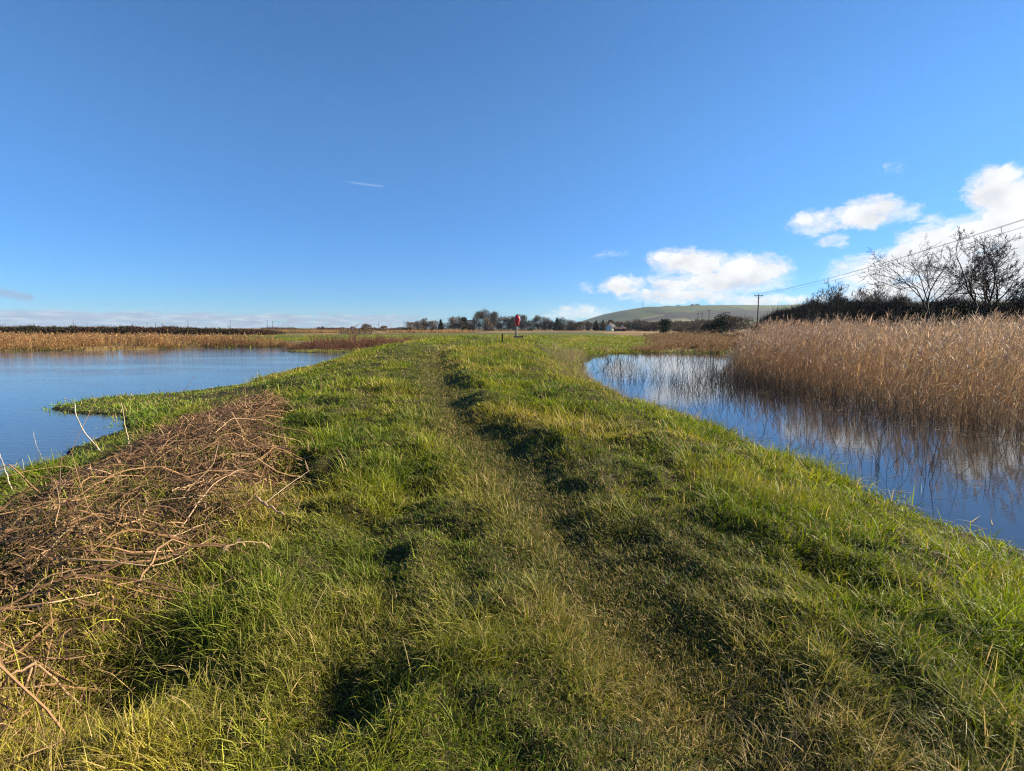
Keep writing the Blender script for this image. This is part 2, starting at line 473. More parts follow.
def build_grass():
    mb = MB()
    edges = 1.15 * 1.14 ** np.arange(0, 38)
    half = R(58)
    for r0, r1 in zip(edges[:-1], edges[1:]):
        if r0 > 150: break
        rm = 0.5 * (r0 + r1)
        dens = 13500 * (2.4 / max(rm, 2.4)) ** 1.68
        area = half * (r1 * r1 - r0 * r0)
        per = 12
        nt_ = int(dens * area / per)
        r = np.sqrt(RNG.uniform(r0 * r0, r1 * r1, nt_))
        a = RNG.uniform(-half, half, nt_)
        tx, ty = r * np.sin(a), r * np.cos(a)
        L = land(tx, ty)
        inp = inside(tx, ty, PILE)
        pe = seg_dist(tx, ty, PILE, True)
        bare = np.exp(-(L['dp'] / 0.5) ** 2) * sstep(0.69, 0.74, fbm(tx / 0.2, ty / 0.2, 3, 91))
        gs = 0.26 * max(rm, 2.4) ** 0.6 / 1.7
        clump = sstep(0.3, 0.58, fbm(tx / gs, ty / gs, 2, 95))
        sedge = in_sedge(tx, ty)
        ok = ~L['wet'] & (RNG.uniform(size=nt_) > bare * 0.85) & ~(inp & (RNG.uniform(size=nt_) < lerp(0.4, 0.96, sstep(0.4, 0.58, fbm(tx / 0.6, ty / 0.6, 2, 171))) * lerp(0.35, 1.0, sstep(2.6, 4.6, ty)) * sstep(0, 0.5, pe)))
        grassy = np.maximum(np.maximum(L['lev'], L['mead']), (sstep(-75, -45, tx) * (1 - sstep(15, 40, tx)) * sstep(82, 92, ty)))
        ok &= (RNG.uniform(size=nt_) < np.maximum(grassy, np.where(L['edge'] < 3, 0.8, 0.0)) + 0.08) & ~sedge
        # a flooded fringe of grass that still pokes out of the water
        fl = L['wet'] & (((L['eR'] < 1.1) & (ty < 9) & (RNG.uniform(size=nt_) < 0.5 * (1 - L['eR'] / 1.1) ** 1.4)) |
                         ((L['eL'] < 2.2) & (ty > 12) & (ty < 20) & (RNG.uniform(size=nt_) < 0.5 * (1 - L['eL'] / 2.2) ** 1.5)))
        for hx, hy, hr, hd in HOLLOWS:
            ok &= RNG.uniform(size=nt_) > 0.4 * np.exp(-((tx - hx) ** 2 + (ty - hy) ** 2) / (hr * hr * 0.7))
        ok &= RNG.uniform(size=nt_) < lerp(0.5, 1.0, clump)
        ok |= fl
        tx, ty = tx[ok], ty[ok]
        L = {k: v[ok] for k, v in L.items()}
        clump = clump[ok]
        n = len(tx)
        if n == 0: continue
        grow = (max(rm, 2.4) / 2.4)
        # tuft properties
        tall = fbm(tx / 0.9, ty / 0.9, 3, 41)
        off = L['off']
        hgt = lerp(0.045, 0.115, sstep(0.3, 0.72, tall)) * lerp(0.42, 1.4, clump) * (0.8 + 0.4 * RNG.uniform(size=n))
        short = np.exp(-(L['dp'] / lerp(0.5, 0.8, vnoise(tx * 0.4, ty * 0.4, 5))) ** 2) * (1 - 0.8 * sstep(0.45, 0.8, off))
        # the worn strip is wide beside the camera
        short = np.maximum(short, (1 - sstep(3.0, 7.5, ty)) * np.exp(-((off - 0.35) / 0.9) ** 2) * 0.8)
        hgt *= 1 - 0.6 * short
        hgt = np.maximum(hgt, 0.036)
        hgt = np.where((tx < -9) & (ty > 12) & (ty < 21), hgt * 0.6, hgt)
        hgt *= np.where(L['edge'] < 1.2, 1.25, 1.0)
        hgt *= 1 + 0.25 * (grow ** 0.35 - 1)
        lean_az = R(200) + 2.6 * (fbm(tx / 1.6, ty / 1.6, 2, 61) - 0.5) * 2 * math.pi * 0.5
        lean = 0.25 + 0.75 * fbm(tx / 0.8, ty / 0.8, 2, 71)
        # colour of the tuft
        g1 = np.array([0.085, 0.135, 0.011]); g2 = np.array([0.19, 0.235, 0.017])
        yel = np.array([0.34, 0.265, 0.042]); strw = np.array([0.46, 0.34, 0.14])
        cn = fbm(tx / 2.6, ty / 2.6, 3, 81); cn2 = fbm(tx / 0.55, ty / 0.55, 2, 85)
        tc = g1 + (g2 - g1) * sstep(0.3, 0.7, cn2)[:, None]
        yk = np.clip(sstep(0.46, 0.74, cn) * 0.6 + 0.0 * short + 0.25 * sstep(0.58, 0.7, cn2), 0, 0.9)
        yk = np.where(L['edge'] < 0.9, yk * 0.3, yk)
        tc = mixc(tc, yel, yk)
        tc = mixc(tc, np.array([0.125, 0.105, 0.03]), 0.75 * short)
        spit = (tx < -9) & (ty > 12) & (ty < 22)
        tc = np.where(spit[:, None], tc * 0.3 + np.array([0.13, 0.23, 0.018]) * 0.7, tc)
        strawp = np.clip(0.04 + 0.2 * sstep(0.5, 0.75, cn) + 0.14 * short + 0.1 * sstep(0.6, 0.8, tall), 0, 0.6)
        # blades
        idx = np.repeat(np.arange(n), per)
        m = len(idx)
        spread = 0.035 * grow ** 0.9
        bx = tx[idx] + RNG.normal(0, spread, m)
        by = ty[idx] + RNG.normal(0, spread, m)
        outaz = np.arctan2(by - ty[idx], bx - tx[idx]) + RNG.normal(0, 0.9, m)
        bz = land(bx, by)['z'] - 0.004
        ln = hgt[idx] * np.minimum(RNG.lognormal(0.05, 0.42, m), 2.4 if rm < 9 else 1.7)
        th0 = np.abs(RNG.normal(0.4, 0.32, m))
        ax, ay = np.cos(outaz) * 0.7 + np.cos(lean_az[idx]) * lean[idx] * 0.6, np.sin(outaz) * 0.7 + np.sin(lean_az[idx]) * lean[idx] * 0.6
        az = np.arctan2(ay, ax)
        th1 = np.clip(RNG.normal(1.0, 0.65, m) + 0.5 * lean[idx], -0.2, 2.6)
        near = rm < 5.5
        ss = np.array([0, 0.3, 0.62, 0.85, 1.0]) if near else (np.array([0, 0.4, 0.75, 1.0]) if rm < 16 else np.array([0, 0.55, 1.0]))
        P = blade_points(np.stack([bx, by, bz], 1), az, ln, th0, th1, ss)
        w = (0.0014 + 0.0013 * RNG.uniform(size=m) ** 2) * grow ** 0.82
        prof = 1 - 0.75 * ss ** 1.8
        prof[-1] = 0
        Wd = w[:, None] * prof[None, :]
        tw = RNG.uniform(-0.9, 0.9, m)
        sd = np.stack([-np.sin(az + tw), np.cos(az + tw), np.sin(tw) * 0.4], 1)
        sd /= np.linalg.norm(sd, axis=1, keepdims=True)
        bc = tc[idx] * RNG.lognormal(0, 0.28, m)[:, None]
        dead = RNG.uniform(size=m) < strawp[idx]
        bc = np.where(dead[:, None], strw * RNG.uniform(0.6, 1.15, m)[:, None], bc)
        tips = np.clip(bc * 1.0 + (strw - bc) * (RNG.uniform(size=m) < 0.3)[:, None] * 0.5, 0, 1)
        cc = bc[:, None, :] + (tips - bc)[:, None, :] * (ss ** 2)[None, :, None]
        mb.ribbons(P, Wd, sd, cc)
        # matted thatch and short growth between the tufts
        if rm < 30:
            m = int(area * dens * (1.0 if rm < 10 else 0.6))
            r = np.sqrt(RNG.uniform(r0 * r0, r1 * r1, m)); a = RNG.uniform(-half, half, m)
            bx, by = r * np.sin(a), r * np.cos(a)
            L2 = land(bx, by)
            k = ~L2['wet'] & (~inside(bx, by, PILE) | (RNG.uniform(size=m) < 0.3)) & (RNG.uniform(size=m) < np.maximum(L2['lev'], L2['mead'])) & (RNG.uniform(size=m) < sstep(0.02, 0.5, L2['edge']))
            bx, by, bz = bx[k], by[k], L2['z'][k] - 0.002
            m = len(bx)
            az = RNG.uniform(0, 2 * math.pi, m)
            ln = RNG.uniform(0.022, 0.06, m) * grow ** 0.3
            P = blade_points(np.stack([bx, by, bz], 1), az, ln, RNG.uniform(0.4, 1.25, m), RNG.normal(0.6, 0.7, m), np.array([0, 0.5, 1.0]))
            W = ((0.0012 + 0.0012 * RNG.uniform(size=m)) * grow ** 0.82)[:, None] * np.array([1, 0.8, 0])[None]
            tw = RNG.uniform(-0.9, 0.9, m)
            sd = np.stack([-np.sin(az + tw), np.cos(az + tw), np.sin(tw) * 0.4], 1)
            sd /= np.linalg.norm(sd, axis=1, keepdims=True)
            u = RNG.uniform(size=m)[:, None]
            gn = fbm(bx / 0.7, by / 0.7, 2, 99)[:, None]
            pal = np.where(u < 0.22 + 0.2 * gn, [0.2, 0.145, 0.065], np.where(u < 0.75, [0.085, 0.1, 0.02], [0.06, 0.1, 0.012]))
            mb.ribbons(P, W, sd, pal * RNG.lognormal(0, 0.3, m)[:, None])
    o = mb.build('grass', M['grass'])
    tag(o, 'rough green and straw coloured grass covering the raised bank', 'grass', kind='stuff')


SEDGE = [
    [(11.5, 53.5), (16, 53), (22, 52.5), (34, 62), (62, 100), (70, 150), (38, 150), (26, 100), (17, 66)],        # beyond the right pond
    [(-15.5, 52), (-20, 52.5), (-25, 56), (-27, 64), (-18, 67), (-9, 66), (-8, 60), (-9, 56), (-12, 53)],   # at the end of the left pond
]


def in_sedge(x, y):
    return inside(x, y, SEDGE[0]) | inside(x, y, SEDGE[1])


# ------------------------------------------------------------------ reeds and sedges
def reed_field(mb, x, y, zb, h, fat, detail, lean_az, lean_amt, cols, plume=1.0, leafn=5):
    """dry reeds: stalk, drooping leaves and a feathery plume each"""
    n = len(x)
    az = lean_az + RNG.normal(0, 0.9, n)
    th0 = np.abs(RNG.normal(0.03, 0.05, n)); th1 = np.abs(RNG.normal(lean_amt, lean_amt * 0.6, n))
    ss = np.linspace(0, 1, 5 if detail else 4)
    root = np.stack([x, y, zb], 1)
    P = blade_points(root, az, h, th0, th1, ss)
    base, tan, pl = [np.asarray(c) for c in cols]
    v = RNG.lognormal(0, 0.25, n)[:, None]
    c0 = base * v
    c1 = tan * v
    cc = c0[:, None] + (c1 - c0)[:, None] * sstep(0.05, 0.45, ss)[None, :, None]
    rad = fat[:, None] * (1 - 0.55 * ss)[None]
    if detail:
        mb.tubes(P, rad, 3, cc)
    else:
        sd = np.stack([np.cos(RNG.normal(0, 0.5, n)), RNG.normal(0, 0.3, n), np.zeros(n)], 1)
        mb.ribbons(P, rad, sd / np.linalg.norm(sd, axis=1, keepdims=True), cc)
    # leaves
    for k in range(leafn):
        s = RNG.uniform(0.25, 0.92, n)
        f = s * (len(ss) - 1)
        i = np.minimum(f.astype(int), len(ss) - 2)
        fr = (f - i)[:, None]
        a = np.arange(n)
        p = P[a, i] * (1 - fr) + P[a, i + 1] * fr
        la = lean_az + RNG.normal(0, 1.1, n)
        ll = h * RNG.uniform(0.1, 0.24, n)
        lp = blade_points(p, la, ll, np.abs(RNG.normal(0.5, 0.25, n)), RNG.normal(1.0, 0.5, n), np.array([0, 0.45, 1.0]))
        w = fat[:, None] * RNG.uniform(0.7, 1.7, n)[:, None] * np.array([1.0, 0.9, 0])[None]
        sd = np.stack([-np.sin(la), np.cos(la), RNG.normal(0, 0.5, n)], 1)
        sd /= np.linalg.norm(sd, axis=1, keepdims=True)
        mb.ribbons(lp, w, sd, c1 * RNG.uniform(0.75, 1.2, n)[:, None])
    # plume: a nodding brush of fine strands near the tip
    has = RNG.uniform(size=n) < plume
    idx = np.nonzero(has)[0]
    if len(idx):
        rep = 7 if detail else 3
        id2 = np.repeat(idx, rep)
        m = len(id2)
        back = RNG.uniform(0.0, 0.09, m) * h[id2]
        dirv = P[id2, -1] - P[id2, -2]
        dirv /= np.linalg.norm(dirv, axis=1, keepdims=True)
        st = P[id2, -1] - dirv * back[:, None]
        la = az[id2] + RNG.normal(0, 0.7, m)
        ll = h[id2] * RNG.uniform(0.05, 0.105, m)
        lp = blade_points(st, la, ll, th0[id2] + th1[id2] + np.abs(RNG.normal(0.05, 0.2, m)), np.abs(RNG.normal(0.5, 0.3, m)), np.array([0, 0.5, 1.0]))
        w = (fat[id2] * RNG.uniform(0.9, 1.8, m))[:, None] * np.array([0.6, 1.3, 0])[None]
        sd = np.stack([-np.sin(la), np.cos(la), RNG.normal(0, 0.6, m)], 1)
        sd /= np.linalg.norm(sd, axis=1, keepdims=True)
        mb.ribbons(lp, w, sd, pl * RNG.lognormal(0, 0.25, m)[:, None])


REEDBED = [(12.2, -14), (12.0, 8), (11.4, 11.7), (10.3, 13.6), (10.2, 18.7), (9.9, 25), (12.2, 30), (19, 44), (25, 58), (40, 82), (44, 60), (42, 30), (40, -14)]


def scatter(poly, dens_fn, tries):
    xs = [p[0] for p in poly]; ys = [p[1] for p in poly]
    x = RNG.uniform(min(xs), max(xs), tries); y = RNG.uniform(min(ys), max(ys), tries)
    area = (max(xs) - min(xs)) * (max(ys) - min(ys))
    k = inside(x, y, poly)
    x, y = x[k], y[k]
    e = seg_dist(x, y, poly, True)
    keep = RNG.uniform(size=len(x)) < dens_fn(x, y, e) * area / tries
    return x[keep], y[keep]


def build_reeds():
    # the tall reed bed standing in the right pond
    mb = MB()
    def dens(x, y, e):
        gap = sstep(0.3, 0.45, fbm(x / 2.2, y / 2.2, 2, 12))
        front = e + (fbm(x / 1.6, y / 1.6, 2, 4) - 0.5) * 3.4
        return np.where(front < 4.5, 27, 17) * sstep(-0.2, 2.2, front) * lerp(0.45, 1, gap) * np.where(y > 45, 0.35, 1) * np.where(y < 3, 0.3, 1) * np.where(x > 30, 0.6, 1)
    x, y = scatter(REEDBED, dens, 420000)
    e = seg_dist(x, y, REEDBED, True)
    h = np.clip(RNG.normal(2.5, 0.36, len(x)), 1.2, 3.4) * lerp(0.8, 1.06, sstep(0, 2.5, e)) * lerp(0.74, 1.2, fbm(x / 3.5, y / 3.5, 3, 9))
    d = np.hypot(x, y)
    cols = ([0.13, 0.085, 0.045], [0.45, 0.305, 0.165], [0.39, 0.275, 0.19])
    zb = np.minimum(land(x, y)['z'], WATER - 0.05)
    nearm = e < 5.5
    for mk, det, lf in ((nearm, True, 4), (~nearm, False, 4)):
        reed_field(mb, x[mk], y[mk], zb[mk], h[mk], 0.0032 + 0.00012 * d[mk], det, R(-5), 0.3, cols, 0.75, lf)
    # dead leaf litter and broken stalks low down at the front of the bed
    x, y = scatter(REEDBED, lambda x, y, e: np.where(e < 2.0, 30, 0) * np.where(y < 3, 0.2, 1), 260000)
    n = len(x)
    hh = RNG.uniform(0.2, 1.0, n)
    az = RNG.uniform(0, 2 * math.pi, n)
    P = blade_points(np.stack([x, y, np.full(n, WATER - 0.05)], 1), az, hh, np.abs(RNG.normal(0.35, 0.35, n)), RNG.normal(0.6, 0.7, n), np.array([0, 0.4, 0.75, 1]))
    W = (0.004 + 0.00012 * np.hypot(x, y))[:, None] * np.array([1, 0.9, 0.6, 0])[None]
    sd = np.stack([-np.sin(az), np.cos(az), RNG.normal(0, 0.5, n)], 1); sd /= np.linalg.norm(sd, axis=1, keepdims=True)
    mb.ribbons(P, W, sd, np.array([0.1, 0.066, 0.04]) * RNG.lognormal(0, 0.35, n)[:, None])
    tag(mb.build('reeds', M['reed']), 'tall dense bed of tan reeds with feathery plumes right of the pond', 'reeds', kind='stuff')

    # sparse dark reeds wading in the open water in front of the bed
    mb = MB()
    poly = [(11.6, 3), (7.4, 5.5), (6.3, 8), (5.8, 12), (5.0, 17), (4.4, 24), (4.8, 32), (8.5, 44), (18, 47), (12, 30), (10.2, 25), (10.3, 18), (10.4, 13.4), (11.5, 11)]
    def dens2(x, y, e):
        b = seg_dist(x, y, REEDBED, True)
        patch = sstep(0.36, 0.62, fbm(x / 1.8, y / 3.0, 2, 19))
        return (19.0 + 30 * np.exp(-b / 1.3)) * np.where(y > 24, 0.3, 1) * lerp(0.1, 1.25, patch)
    x, y = scatter(poly, dens2, 90000)
    n = len(x)
    hh = RNG.gamma(3.0, 0.16, n) + 0.1
    az = RNG.uniform(0, 2 * math.pi, n)
    P = blade_points(np.stack([x, y, np.full(n, WATER - 0.1)], 1), az, hh + 0.1, np.abs(RNG.normal(0.2, 0.25, n)), RNG.normal(0.3, 0.5, n), np.array([0, 0.35, 0.7, 1]))
    rad = (0.0026 + 0.00011 * np.hypot(x, y))[:, None] * np.array([1, 0.9, 0.7, 0.35])[None]
    mb.tubes(P, rad, 3, np.array([0.12, 0.085, 0.052]) * RNG.lognormal(0, 0.45, n)[:, None])
    tag(mb.build('sparse_reeds', M['reed']), 'thin scatter of broken dark reed stalks standing in the right pond', 'reeds', kind='stuff')

    # litter of broken reed on the water
    mb = MB()
    n = 420
    t = RNG.uniform(0, 1, n)
    e = np.array([(11.2, 4), (10.6, 11.4), (9.7, 13.4), (9.6, 18.5), (9.3, 24.5)])
    sy = np.interp(t, np.linspace(0, 1, 5), e[:, 1]); sx = np.interp(t, np.linspace(0, 1, 5), e[:, 0]) + RNG.normal(0, 0.45, n)
    half = RNG.uniform(size=n) < 0.4
    yy = RNG.uniform(5, 30, n)
    sy = np.where(half, yy, sy); sx = np.where(half, np.interp(yy, [p[1] for p in SHORE_R[1:10]], [p[0] for p in SHORE_R[1:10]]) + np.abs(RNG.normal(0.15, 0.35, n)), sx)
    az = RNG.uniform(0, 6.28, n)
    ln = RNG.uniform(0.06, 0.5, n)
    P = blade_points(np.stack([sx, sy, np.full(n, WATER + 0.008)], 1), az, ln, np.full(n, 1.55), np.zeros(n), np.array([0, 0.5, 1.0]))
    W = (0.003 + 0.00025 * np.hypot(sx, sy))[:, None] * np.array([1, 1, 0])[None]
    mb.ribbons(P, W, np.stack([-np.sin(az), np.cos(az), np.zeros(n)], 1), np.where(RNG.uniform(size=n)[:, None] < 0.5, [0.45, 0.36, 0.22], [0.2, 0.14, 0.08]))
    tag(mb.build('floating_litter', M['reed']), 'scraps of broken reed floating on the right pond', 'litter', kind='stuff')

    # dry fringe along the levee's right shore
    mb = MB()
    t = RNG.uniform(0, 1, 3600)
    sy = lerp(9.0, 46.0, t ** 0.8)
    sx = np.interp(sy, [p[1] for p in SHORE_R[1:10]], [p[0] for p in SHORE_R[1:10]]) - np.abs(RNG.normal(0, 0.32, len(t))) * lerp(0.7, 4.2, sstep(10, 30, sy)) + 0.16
    keep = RNG.uniform(size=len(t)) < sstep(0.38, 0.6, fbm(sx / 2, sy / 2, 2, 55)) + 0.15 * (sy > 16)
    sx, sy = sx[keep], sy[keep]
    d = np.hypot(sx, sy)
    reed_field(mb, sx, sy, land(sx, sy)['z'] - 0.03, RNG.gamma(4, 0.075, len(sx)) * lerp(0.7, 1.3, sstep(14, 32, sy)), 0.002 + 0.00012 * d, False, R(10), 0.5,
               ([0.2, 0.15, 0.06], [0.42, 0.32, 0.15], [0.45, 0.35, 0.2]), 0.4, 1)
    tag(mb.build('dry_fringe', M['reed']), 'sparse dry stalks along the edge of the grassy bank', 'reeds', kind='stuff')

    # low golden reeds round the far end of the left pond
    mb = MB()
    poly = [(-24.6, 59.7), (-30, 65.7), (-38, 64.7), (-44, 56.7), (-60, 53.1), (-90, 52.6), (-140, 54.5), (-150, 62), (-150, 104), (-80, 104), (-50, 88), (-30, 68)]
    shore = SHORE_L[17:25]
    def dens3(x, y, e):
        s = seg_dist(x, y, shore)
        return np.where(s < 5, 17, 2.8) * lerp(0.15, 1.15, sstep(0.32, 0.52, fbm(x / 5, y / 3, 2, 31))) * np.where(x < -110, 0.3, 1)
    x, y = scatter(poly, dens3, 220000)
    s = seg_dist(x, y, shore)
    h = RNG.normal(1.02, 0.22, len(x)) * lerp(0.6, 1.0, sstep(0, 4, s)) * lerp(0.75, 1.2, fbm(x / 9, y / 9, 2, 2))
    tone = fbm(x / 12, y / 5, 3, 44)
    red = tone < 0.42
    d = np.hypot(x, y)
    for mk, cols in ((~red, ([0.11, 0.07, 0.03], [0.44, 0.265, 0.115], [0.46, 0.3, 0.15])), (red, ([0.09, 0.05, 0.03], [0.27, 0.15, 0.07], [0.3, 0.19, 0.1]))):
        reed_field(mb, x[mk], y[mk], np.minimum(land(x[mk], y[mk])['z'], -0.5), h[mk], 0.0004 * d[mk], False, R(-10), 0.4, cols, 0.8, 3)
    strip = [(-190, 222), (-110, 214), (-20, 218), (-14, 236), (-110, 240), (-190, 240)]
    x, y = scatter(strip, lambda x, y, e: 2.2 * sstep(0.36, 0.52, fbm(x / 12, y / 8, 2, 38)), 40000)
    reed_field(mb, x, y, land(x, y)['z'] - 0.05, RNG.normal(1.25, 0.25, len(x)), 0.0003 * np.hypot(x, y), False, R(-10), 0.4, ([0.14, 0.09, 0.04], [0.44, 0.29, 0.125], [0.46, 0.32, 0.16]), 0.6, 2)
    tag(mb.build('low_reeds', M['reed']), 'low golden reeds along the far shore of the left pond', 'reeds', kind='stuff')

    # brown sedge: two rough patches
    for poly, lab, cols, hh in ((SEDGE[0], 'rough brown sedge beyond the far end of the right pond', ([0.09, 0.062, 0.034], [0.3, 0.195, 0.1], [0.36, 0.25, 0.15]), 0.5),
                                (SEDGE[1], 'reddish brown sedge at the far end of the left pond', ([0.06, 0.034, 0.022], [0.22, 0.115, 0.07], [0.3, 0.18, 0.12]), 0.68)):
        mb = MB()
        tx, ty = scatter(poly, lambda x, y, e: np.where(y < 66, 3.2, 1.6) * lerp(0.25, 1.3, sstep(0.35, 0.6, fbm(x / 3, y / 3, 2, 66))), 40000)
        if poly is SEDGE[0]:
            for ex, ey, k in ((12.3, 51.6, 7), (13.6, 51.7, 9), (14.4, 51.6, 5), (16.9, 51.2, 4), (18.4, 51.0, 7), (19.9, 50.6, 6), (8.6, 50.4, 3)):
                tx = np.append(tx, ex + RNG.normal(0, 0.35, k)); ty = np.append(ty, ey + RNG.normal(0, 0.3, k))
        n = len(tx)
        per = 12
        idx = np.repeat(np.arange(n), per)
        m = len(idx)
        x, y = tx[idx] + RNG.normal(0, 0.2, m), ty[idx] + RNG.normal(0, 0.2, m)
        th = RNG.lognormal(0, 0.3, n)
        reed_field(mb, x, y, land(x, y)['z'] - 0.03, hh * np.maximum(sstep(-1.0, 4.0, seg_dist(x, y, poly, True)), 0.7 * (~inside(x, y, poly))) * th[idx] * RNG.lognormal(0, 0.25, m), 0.00042 * np.hypot(x, y), False, R(-20), 0.75, cols, 0.35, 2)
        tag(mb.build('sedge', M['reed']), lab, 'sedge', kind='stuff')


# ------------------------------------------------------------------ the heap of dead stems
STEMS = []


def stem_obj(pts, r0, r1, col, label, group=None, leafy=0, name='dry_stem', sharp=False):
    """one stem through the given 3-D points (smoothed), rooted at its first point"""
    pts = np.asarray(pts, float)
    K = 14
    t = np.linspace(0, len(pts) - 1, K)
    P = np.stack([np.interp(t, np.arange(len(pts)), pts[:, k]) for k in range(3)], 1)
    for _ in range(0 if sharp else 1):
        P[1:-1] = (P[:-2] + 2 * P[1:-1] + P[2:]) / 4
    P[1:-1] += RNG.normal(0, r0 * 0.5, (K - 2, 3))
    rad = np.linspace(r0, r1, K) * (1 + 0.25 * (np.arange(K) % 4 == 0))
    mb = MB()
    base = P[0].copy()
    mb.tubes((P - base)[None], rad[None], 6, np.asarray(col)[None], cap=True)
    if leafy:
        i = RNG.integers(3, K, leafy)
        st = P[i] - base
        la = RNG.uniform(0, 6.28, leafy)
        lp = blade_points(st, la, RNG.uniform(0.04, 0.12, leafy), RNG.uniform(0.8, 1.8, leafy), RNG.normal(1.2, 0.5, leafy), np.array([0, 0.5, 1.0]))
        sd = np.stack([-np.sin(la), np.cos(la), RNG.normal(0, 0.4, leafy)], 1)
        mb.ribbons(lp, RNG.uniform(0.002, 0.006, leafy)[:, None] * np.array([1, 1.2, 0])[None], sd, np.asarray(col) * RNG.uniform(0.6, 1.0, leafy)[:, None])
    o = mb.build(name, M['stem'], smooth=True)
    o.location = base
    tag(o, label, 'dry stem', group)
    return o


def px_stem(seq, r0, r1, col, label, group=None, leafy=0, sharp=False):
    """seq of (px, py, height above ground)"""
    pts = []
    for px, py, hgt in seq:
        z = -0.2
        for _ in range(6):
            p = at_z(px, py, z + hgt)
            z = gz(p[0], p[1])
        p = at_z(px, py, z + hgt)
        pts.append(p)
    return stem_obj(pts, r0, r1, col, label, group, leafy, sharp=sharp)


def build_heap():
    mb = MB()
    n = 4200
    x, y = scatter(PILE, lambda x, y, e: np.where(e < 0.25, 55, 75) * (0.25 + 1.5 * sstep(0.3, 0.6, fbm(x / 0.7, y / 0.7, 2, 3))), 60000)
    n = len(x)
    d = np.hypot(x, y)
    az = R(62) + RNG.normal(0, 0.95, n) + math.pi * (RNG.uniform(size=n) < 0.5)
    ln = RNG.gamma(3.0, 0.12, n) + 0.08
    z = land(x, y)['z'] + RNG.uniform(0.0, 0.16, n) ** 1.0 * sstep(0, 0.6, seg_dist(x, y, PILE, True))
    flat = np.abs(RNG.normal(1.45, 0.22, n))
    up = RNG.uniform(size=n) < 0.04
    flat = np.where(up, RNG.uniform(0.2, 1.0, n), flat)
    P = blade_points(np.stack([x - 0.4 * ln * np.cos(az), y - 0.4 * ln * np.sin(az), z], 1), az, ln, flat, RNG.normal(0.15, 0.35, n), np.linspace(0, 1, 6))
    P[:, 1:5] += RNG.normal(0, 0.014, (n, 4, 3))
    bow = RNG.normal(0, 0.12, n)[:, None] * ln[:, None] * np.array([0, 0.6, 0.95, 0.95, 0.6, 0])[None]
    P[..., 0] -= np.sin(az)[:, None] * bow; P[..., 1] += np.cos(az)[:, None] * bow
    G = land(P[..., 0].ravel(), P[..., 1].ravel())['z'].reshape(n, 6)
    P[..., 2] = np.maximum(P[..., 2], G + 0.01)
    rad = RNG.uniform(0.0009, 0.003, n)[:, None] * (1 + d / 14)[:, None] * np.linspace(1, 0.5, 6)[None]
    tone = RNG.uniform(size=n)
    col = np.where((tone < 0.18)[:, None], np.array([0.34, 0.215, 0.1]), np.where((tone < 0.68)[:, None], np.array([0.17, 0.095, 0.045]), np.array([0.09, 0.052, 0.028])))
    mb.tubes(P, rad, 4, col * RNG.lognormal(0, 0.25, n)[:, None])
    # thicker arching and looping stalks on top
    x, y = scatter(PILE, lambda x, y, e: np.where(e < 0.2, 3, 11) * (0.2 + 1.5 * sstep(0.35, 0.6, fbm(x / 0.8, y / 0.8, 2, 303))), 20000)
    n = len(x)
    az = R(60) + RNG.normal(0, 0.9, n) + math.pi * (RNG.uniform(size=n) < 0.5)
    ln = np.minimum(RNG.gamma(4, 0.17, n) + 0.2, 1.15)
    ss = np.linspace(0, 1, 10)
    top = RNG.gamma(2.2, 0.06, n)
    bow = RNG.normal(0, 0.22, n) * ln
    ph = RNG.uniform(0.3, 0.75, n)[:, None]
    arch = np.where(ss[None] < ph, ss[None] / ph, (1 - ss[None]) / (1 - ph)) ** 0.8
    P = np.zeros((n, 10, 3))
    P[..., 0] = x[:, None] + np.cos(az)[:, None] * ln[:, None] * (ss - 0.5)[None] - np.sin(az)[:, None] * bow[:, None] * (np.sin(ss * 3.1))[None]
    P[..., 1] = y[:, None] + np.sin(az)[:, None] * ln[:, None] * (ss - 0.5)[None] + np.cos(az)[:, None] * bow[:, None] * (np.sin(ss * 3.1))[None]
    P[..., :2] += RNG.normal(0, 0.008, (n, 10, 2))
    G = land(P[..., 0].ravel(), P[..., 1].ravel())['z'].reshape(n, 10)
    P[..., 2] = G + 0.03 + top[:, None] * arch
    rad = RNG.uniform(0.003, 0.0068, n)[:, None] * (1 + np.hypot(x, y) / 16)[:, None] * np.linspace(1, 0.5, 10)[None] * (1 + 0.2 * (np.arange(10) % 3 == 0))[None]
    tone = RNG.uniform(size=n)[:, None]
    mb.tubes(P, rad, 5, np.where(tone < 0.14, np.array([0.4, 0.26, 0.125]), np.where(tone < 0.65, np.array([0.26, 0.15, 0.068]), np.array([0.11, 0.062, 0.032]))) * RNG.lognormal(0, 0.2, n)[:, None])
    # crumpled dead leaves hanging on the stems and between them
    m = 15000
    x, y = scatter(PILE, lambda x, y, e: 1300 * (0.25 + 1.3 * sstep(0.35, 0.65, fbm(x / 0.5, y / 0.5, 2, 13))), 90000)
    m = len(x)
    az = RNG.uniform(0, 6.28, m)
    z = land(x, y)['z'] + 0.008 + RNG.uniform(0, 0.05, m) + RNG.uniform(0, 0.17, m) * sstep(0, 0.5, seg_dist(x, y, PILE, True))
    lp = blade_points(np.stack([x, y, z], 1), az, RNG.uniform(0.03, 0.12, m), RNG.uniform(0.6, 2.2, m), RNG.normal(0.8, 1.4, m), np.array([0, 0.35, 0.7, 1.0]))
    sd = np.stack([-np.sin(az), np.cos(az), RNG.normal(0, 0.6, m)], 1); sd /= np.linalg.norm(sd, axis=1, keepdims=True)
    w = RNG.uniform(0.0006, 0.0034, m) * (1 + np.hypot(x, y) / 9)
    tone = RNG.uniform(size=m)[:, None]
